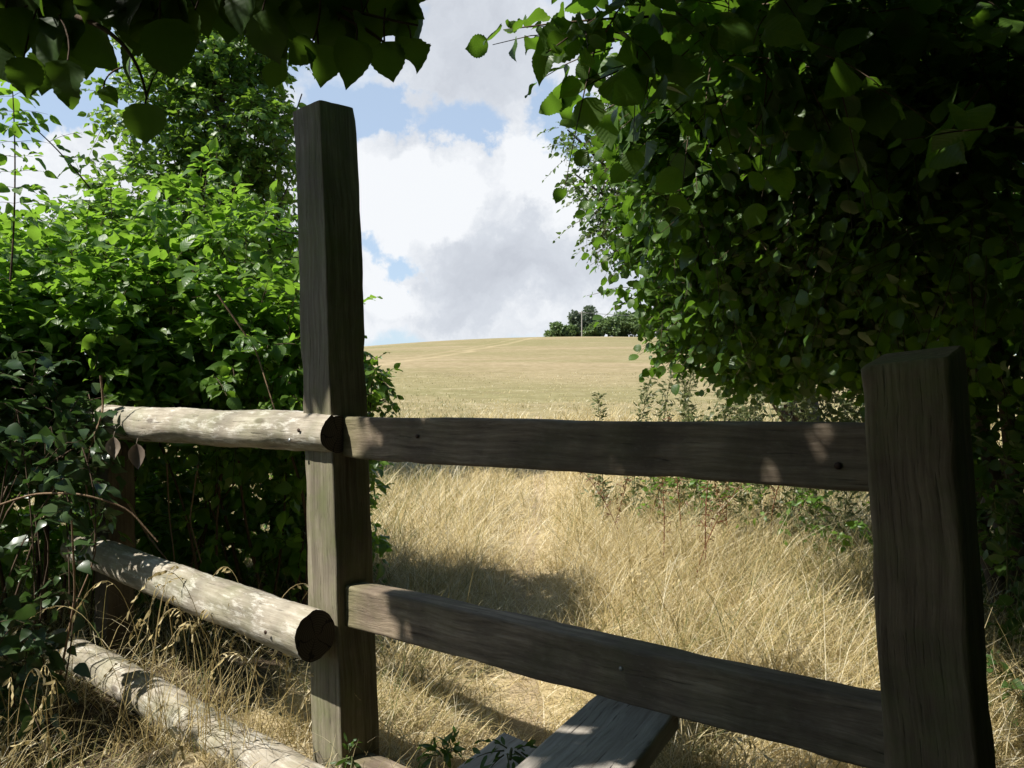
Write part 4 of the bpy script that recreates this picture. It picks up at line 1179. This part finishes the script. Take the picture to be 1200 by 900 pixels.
def nz(x, y, f, s=0.):
    a = np.sin(x * f + 1.3 * np.sin(y * f * .7 + s)) + np.sin(y * f * 1.13 + 1.7 * np.sin(x * f * .61 + 2 * s)) + .6 * np.sin((x + y) * f * 2.1 + s)
    return a / 2.6


allg = Geo()
def merge(g):
    for v, f, t, u in zip(g.v, g.f, g.t, g.uv):
        allg.add(v, f, t, u)


r = np.random.default_rng(3)
for (y0, y1, dens, Lb, W, lean) in ((1.7, 3.4, 4600, .25, .0021, .7), (3.4, 6.0, 3000, .32, .0025, .7), (6.0, 10.0, 1200, .32, .004, .6), (10, 16, 560, .27, .007, .55), (16, 24, 70, .1, .009, .5), (24, 42, 16, .08, .012, .5)):
    x, y = scatter(y0, y1, dens, r)
    dp = np.abs(x - path_x(y))
    side = np.clip((dp - .08) / .4, 0, 1)
    cl = nz(x, y, 2.2, .7) * .5 + .5
    keep = r.random(len(x)) < (.75 + .25 * side) * (.5 + .7 * cl)
    wv = (x - C0[0]) * V2[0] + (y - C0[1]) * V2[1]; sv = (x - C0[0]) * U2[0] + (y - C0[1]) * U2[1]
    keep &= ~((wv > .02) & (sv < -.16) & (x < -.62) & (y < 5) & (r.random(len(x)) < .85))
    keep &= ~((x < -.95) & (y < 3.1) & (r.random(len(x)) < .5))
    x, y, side, cl = x[keep], y[keep], side[keep], cl[keep]
    wv = (x - C0[0]) * V2[0] + (y - C0[1]) * V2[1]; sv = (x - C0[0]) * U2[0] + (y - C0[1]) * U2[1]
    frontlog = np.where((wv < .02) & (wv > -.55) & (sv < .15) & (sv > -1.6), .38, 1.0)
    tall_ = .58 + .44 * side + .5 * np.clip(nz(x, y, 1.3, 2.), 0, 1) * side
    right = np.clip((x - .35) / .8, 0, 1) * np.clip(1 - abs(y - 5) / 5, 0, 1)
    L = frontlog * Lb * tall_ * (1 + .5 * right) * r.uniform(.45, 1.35, len(x))
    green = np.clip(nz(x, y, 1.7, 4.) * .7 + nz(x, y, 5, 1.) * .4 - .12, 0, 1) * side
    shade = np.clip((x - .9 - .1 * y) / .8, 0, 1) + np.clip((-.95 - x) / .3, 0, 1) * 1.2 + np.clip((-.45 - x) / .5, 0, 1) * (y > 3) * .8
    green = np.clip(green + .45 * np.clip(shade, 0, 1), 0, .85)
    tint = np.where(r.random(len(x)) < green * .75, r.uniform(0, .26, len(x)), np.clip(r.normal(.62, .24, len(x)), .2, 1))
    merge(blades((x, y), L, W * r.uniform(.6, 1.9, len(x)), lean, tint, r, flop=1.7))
# long flopped straws on top of the sward, right of the path
x, y = scatter(2.5, 8, 420, r)
k = (x > path_x(y) + .25) | (x < path_x(y) - .3)
x, y = x[k], y[k]
merge(blades((x, y), r.uniform(.25, .6, len(x)) * np.clip(.55 + nz(x, y, 1.9, .3), .35, 1.2), .0019 + .0003 * y, .6, np.clip(r.normal(.78, .2, len(x)), 0, 1), r, flop=1.9))
x, y = scatter(2.8, 9, 26, r)
k = np.abs(x - path_x(y)) > .3
x, y = x[k], y[k]
merge(blades((x, y), r.uniform(.3, .6, len(x)), .0022 + .0004 * y, .3, r.uniform(.2, .34, len(x)), r, flop=.9))
gr = put('grass', allg.mesh('grass'), M['grass'])
tag(gr, 'dry straw coloured meadow grass, knee high beside the path', kind='stuff')


# separate tufts with long arching, seeded stalks
def tuft(name, label, base, n, L, seed, tint=(.45, .16), spread=.08, group=None, nb=60, lean=.35, heads=True):
    r = np.random.default_rng(seed)
    bx, by = base
    t = thing(name, label, 'grass tuft', (bx, by, float(terr(bx, by))), group)
    x = bx + r.normal(0, spread, nb); y = by + r.normal(0, spread * .6, nb)
    g = blades((x, y), r.uniform(.4, 1.0, nb) * L * .7, .0028, lean, np.clip(r.normal(tint[0], tint[1], nb), 0, 1), r, flop=1.5)
    put('leaf_blades', g.mesh('leaf_blades', t.location), M['grass'], t)
    gs = Geo()
    for k in range(n):
        x0 = bx + r.normal(0, spread); y0 = by + r.normal(0, spread * .5); z0 = float(terr(x0, y0))
        az = r.uniform(0, 6.28); rc = L * r.uniform(.2, .75); h = L * r.uniform(.6, 1.15)
        p0 = np.array([x0, y0, z0]); p1 = p0 + np.array([math.cos(az) * rc * .35, math.sin(az) * rc * .35, h * 1.25]); p2 = p0 + np.array([math.cos(az) * rc, math.sin(az) * rc * .7, h * .72])
        c = bez(p0, p1, p2, 16)
        add_tubes(gs, [c], [np.linspace(.0013, .0006, 16)], 4, float(np.clip(r.normal(tint[0] + .12, .12), 0, 1)))
        if heads:
            q = c[9:]
            d = np.gradient(q, axis=0) + np.array([0, 0, -.012]) + r.normal(0, .006, q.shape)
            add_leaves(gs, q, d, r.normal(0, 1, q.shape), r.uniform(.018, .034, len(q)), 'narrow', r=r, tint=np.clip(r.normal(.6, .15, len(q)), 0, 1))
    put('seed_stalks', gs.mesh('seed_stalks', t.location), M['grass'], t)


tl = [((-1.0, 2.74), 12, .62, 'tall dry grass tuft with arching seed heads between bottom log and middle log'), ((-.82, 2.66), 8, .5, 'dry grass tuft leaning over the bottom log near the tall post'), ((-1.2, 2.8), 8, .6, 'dry grass tuft with hanging brome heads left of the tallest tuft'), ((-1.28, 2.35), 6, .34, 'dry grass tuft in front of the bottom log at the lower left'), ((-1.55, 2.6), 6, .4, 'green and straw grass tuft under the ivy at the lower left corner'), ((-1.0, 2.2), 6, .25, 'low grass tuft below the bottom log'), ((-.72, 2.85), 6, .4, 'short dry tuft right behind the tall post foot on the hedge side')]
for i, (b, n, L, lab) in enumerate(tl):
    tuft('grass_tuft', lab, b, n, L, 300 + i, group='dry grass tufts along the log fence', spread=.09, nb=90)
tuft('grass_tuft', 'brown grass tuft with dark curved blades beside the upper step board', (.12, 2.35), 4, .32, 320, tint=(.3, .06), spread=.06, nb=70, heads=False, lean=.2)
tuft('grass_tuft', 'pale flopped grass tuft behind the lower rail, right of the path', (.75, 3.9), 6, .45, 321, tint=(.75, .12), spread=.1, nb=160)
tuft('grass_tuft', 'shaded grass tuft under the right end of the lower rail', (.55, 2.5), 5, .3, 322, tint=(.35, .12), spread=.09, nb=120)
tuft('grass_tuft', 'sunlit grass tuft right of the short post', (1.55, 2.75), 6, .32, 323, tint=(.5, .2), spread=.1, nb=140)

# ------------------------------------------------------------------ the far hilltop
r = np.random.default_rng(7)
def far_tree(name, label, px, top, bot_hidden, d, w, mat, n, leaf, seed, squash=1.0):
    r = np.random.default_rng(seed)
    x = (px - 600) / 960 * d
    zg = float(terr(x, d))
    ztop = EYE + (470 - top) / 960 * d
    h = ztop - zg
    t = thing(name, label, 'tree', (x, d, zg), 'trees on the far hilltop')
    gl, gt = Geo(), Geo()
    add_tubes(gt, [bez((x, d, zg - .3), (x + .1, d, zg + h * .4), (x, d, zg + h * .75), 8)], [np.linspace(.05 * h, .015 * h, 8)], 6)
    nb = 13
    for k in range(nb):
        a = r.uniform(0, 6.28); rr = r.random() ** .5 * .62
        c = np.array([x + math.cos(a) * rr * w / 2, d + math.sin(a) * rr * w / 2, zg + h * r.uniform(.14, .78) * squash])
        R = np.array([w * .26, w * .26, h * .22]) * r.uniform(.7, 1.15)
        u = nrm(r.normal(0, 1, (n, 3)))
        p = c + u * R * (r.random((n, 1)) ** .35)
        add_leaves(gl, p, u + r.normal(0, .6, u.shape), u + np.array([0, 0, .6]) + r.normal(0, .5, u.shape), leaf * r.uniform(.6, 1.3, n), 'simple', r=r)
    finish(t, [('trunk', gt, M['bark']), ('crown', gl, mat)])


FT = [('bush', 'small rounded bush at the left end of the far hilltop trees', 651, 378, 0, 152, 4.2, M['far'], 130, .5, 401), ('bush', 'low bush on the far hilltop between the small bush and the tall dark trees', 667, 381, 0, 153, 3.6, M['far'], 120, .5, 402),
      ('dark_tree', 'tall dark tree on the far hilltop, left of the pole', 676, 364, 0, 156, 3.6, M['fardark'], 200, .45, 403), ('dark_tree', 'tallest dark tree on the far hilltop, right behind the pole', 691, 356, 0, 157, 4.6, M['fardark'], 230, .45, 404),
      ('bush', 'mid green bush at the foot of the pole on the hilltop', 697, 376, 0, 151, 4.0, M['far'], 130, .5, 405), ('bush', 'light green bush right of the pole on the far hilltop', 713, 371, 0, 151, 4.6, M['far'], 150, .5, 406),
      ('round_tree', 'rounded green tree on the far hilltop partly hidden by hazel leaves', 731, 364, 0, 153, 5, M['far'], 170, .5, 407), ('dark_tree', 'dark tree on the far hilltop showing through the hazel edge', 722, 368, 0, 155, 3.8, M['fardark'], 170, .5, 408), ('round_tree', 'green hilltop tree seen between hazel sprays at the right', 752, 366, 0, 152, 5.5, M['far'], 170, .5, 409), ('round_tree', 'green hilltop tree farthest right, mostly behind the hazel', 778, 362, 0, 153, 6, M['far'], 150, .5, 410)]
for a in FT:
    far_tree(*a)
px_, d_ = 682, 150
xp = (px_ - 600) / 960 * d_; zp = float(terr(xp, d_))
pole = thing('telegraph_pole', 'slim pale telegraph pole with two wires among the far hilltop trees', 'pole', (xp, d_, zp))
hp_ = EYE + (470 - 364) / 960 * d_ - zp
g = Geo(); add_tubes(g, [np.linspace((0, 0, -.5), (0, 0, hp_), 6)], [np.linspace(.13, .1, 6)], 8); put('shaft', g.mesh('shaft', smooth=True), M['pole'], pole)
g = Geo(); add_tubes(g, [np.linspace((-.7, 0, hp_ - .35), (.7, 0, hp_ - .35), 3)], [np.full(3, .06)], 4); put('crossarm', g.mesh('crossarm'), M['pole'], pole)
for k in (-.6, .6):
    g = Geo(); add_tubes(g, [bez((k, 0, hp_ - .28), (k + 14, 3, hp_ - 1.3), (k + 30, 6, hp_ - .1), 14)], [np.full(14, .022)], 4); put('wire', g.mesh('wire'), M['wire'], pole)

# ------------------------------------------------------------------ light
w = bpy.data.worlds.new('World'); scene.world = w; w.use_nodes = True
nt = w.node_tree; nt.nodes.clear(); g = NT(nt)
sky = g.n('ShaderNodeTexSky', sky_type='NISHITA', sun_disc=False)
EL = math.asin(SUN[2]); AZ = math.atan2(SUN[0], SUN[1])
sky.sun_elevation = EL; sky.sun_rotation = AZ % (2 * math.pi); sky.altitude = 100; sky.air_density = 1.0; sky.dust_density = .8
tc = g.n('ShaderNodeTexCoord'); D = tc.outputs['Generated']
wn = g.noise(D, 5, 8, .62, out=1)
def vm(op, a, b=None, c=None):
    nd = g.n('ShaderNodeVectorMath', operation=op)
    for i, q in enumerate((a, b, c)):
        if q is None: continue
        if isinstance(q, tuple): nd.inputs[i].default_value = q
        else: g.l(q, nd.inputs[i])
    return nd
warp = vm('MULTIPLY_ADD', vm('SUBTRACT', wn, (.5, .5, .5)).outputs[0], (.26, .26, .26), D).outputs[0]
def blob(px, py, rx, ry, amp, src=None, soft=0.2):
    c = P(px, py, 1.0) - np.array([0, 0, EYE]); c = c / np.linalg.norm(c)
    s = vm('SUBTRACT', src or warp, tuple(c)).outputs[0]
    s = vm('MULTIPLY', s, (960 / rx, 960 / rx, 960 / ry)).outputs[0]
    ln = vm('LENGTH', s).outputs['Value']
    mr = g.n('ShaderNodeMapRange', interpolation_type='SMOOTHSTEP', i_1=soft, i_2=1.25, i_3=amp, i_4=0.0); g.l(ln, mr.inputs[0])
    return mr.outputs[0]
def total(lst):
    a = lst[0]
    for b in lst[1:]: a = g.math('ADD', a, b)
    return a
big = g.noise(g.mapping(D, (1, 1, 1.8)), 2.6, 9, .6)
cover = g.math('MULTIPLY', g.math('SUBTRACT', big, .56), 3.2)
cover = total([cover, blob(480, 200, 620, 420, .22, D, .6), blob(560, 260, 300, 130, 1.1), blob(580, 60, 150, 70, .75), blob(560, 370, 330, 60, .9), blob(80, 220, 180, 70, .9), blob(330, 180, 60, 130, .4),
               blob(425, 120, 80, 34, -1.15), blob(540, 135, 60, 42, -1.05), blob(655, 130, 50, 40, -1.0), blob(455, 312, 46, 34, -1.3), blob(40, 125, 90, 30, -1.5), blob(480, 170, 30, 20, -.3)])
mask = g.n('ShaderNodeMapRange', interpolation_type='SMOOTHSTEP', i_1=.0, i_2=.55, i_3=0.0, i_4=1.0); g.l(cover, mask.inputs[0])
det = g.noise(warp, 9, 8, .6)
gray = total([blob(620, 315, 170, 58, .55), blob(560, 50, 170, 80, .32), blob(500, 370, 140, 22, .2), g.math('MULTIPLY', g.math('SUBTRACT', .5, det), 1.25), blob(470, 230, 90, 60, -.5), blob(650, 200, 80, 50, -.5), blob(455, 360, 50, 22, -.4)])
gr_ = g.n('ShaderNodeMapRange', i_1=-.1, i_2=.8, i_3=0.0, i_4=1.0); g.l(gray, gr_.inputs[0])
ccol = g.ramp(gr_.outputs[0], [(0, (11.4, 11.7, 12.1)), (.35, (8.5, 9.0, 9.8)), (1, (6.1, 6.5, 7.35))])
skyc = g.mix(blob(480, 200, 700, 480, .5, D, .5), g.mix(1.0, sky.outputs[0], (1.6, 1.7, 1.75), 'MULTIPLY'), (9.0, 10.8, 13.2))
col = g.mix(mask.outputs[0], skyc, ccol)
bg = g.n('ShaderNodeBackground', i_Strength=.05); g.l(col, bg.inputs[0])
o = g.n('ShaderNodeOutputWorld'); g.l(bg.outputs[0], o.inputs[0])

sl = bpy.data.lights.new('sun', 'SUN'); sl.energy = 4.8; sl.angle = math.radians(.53); sl.color = (1, .955, .88)
so = bpy.data.objects.new('sun', sl); COL.objects.link(so)
so.rotation_euler = Vector(tuple(SUN)).to_track_quat('Z', 'Y').to_euler()
so.location = tuple(SUN * 30)

# ------------------------------------------------------------------ camera
cd = bpy.data.cameras.new('camera'); cam = bpy.data.objects.new('camera', cd); COL.objects.link(cam)
cd.sensor_width = 36; cd.lens = 36 * F; cd.clip_start = .05; cd.clip_end = 4000
cam.location = (0, 0, EYE); cam.rotation_euler = (math.pi / 2 + PITCH, 0, 0)
scene.camera = cam
vs = scene.view_settings
vs.view_transform = 'Standard'; vs.look = 'None'; vs.gamma = 1; vs.use_curve_mapping = False; vs.exposure = .7
cy = scene.cycles
cy.max_bounces = 6; cy.diffuse_bounces = 2; cy.glossy_bounces = 2; cy.transmission_bounces = 3
cy.use_denoising = True
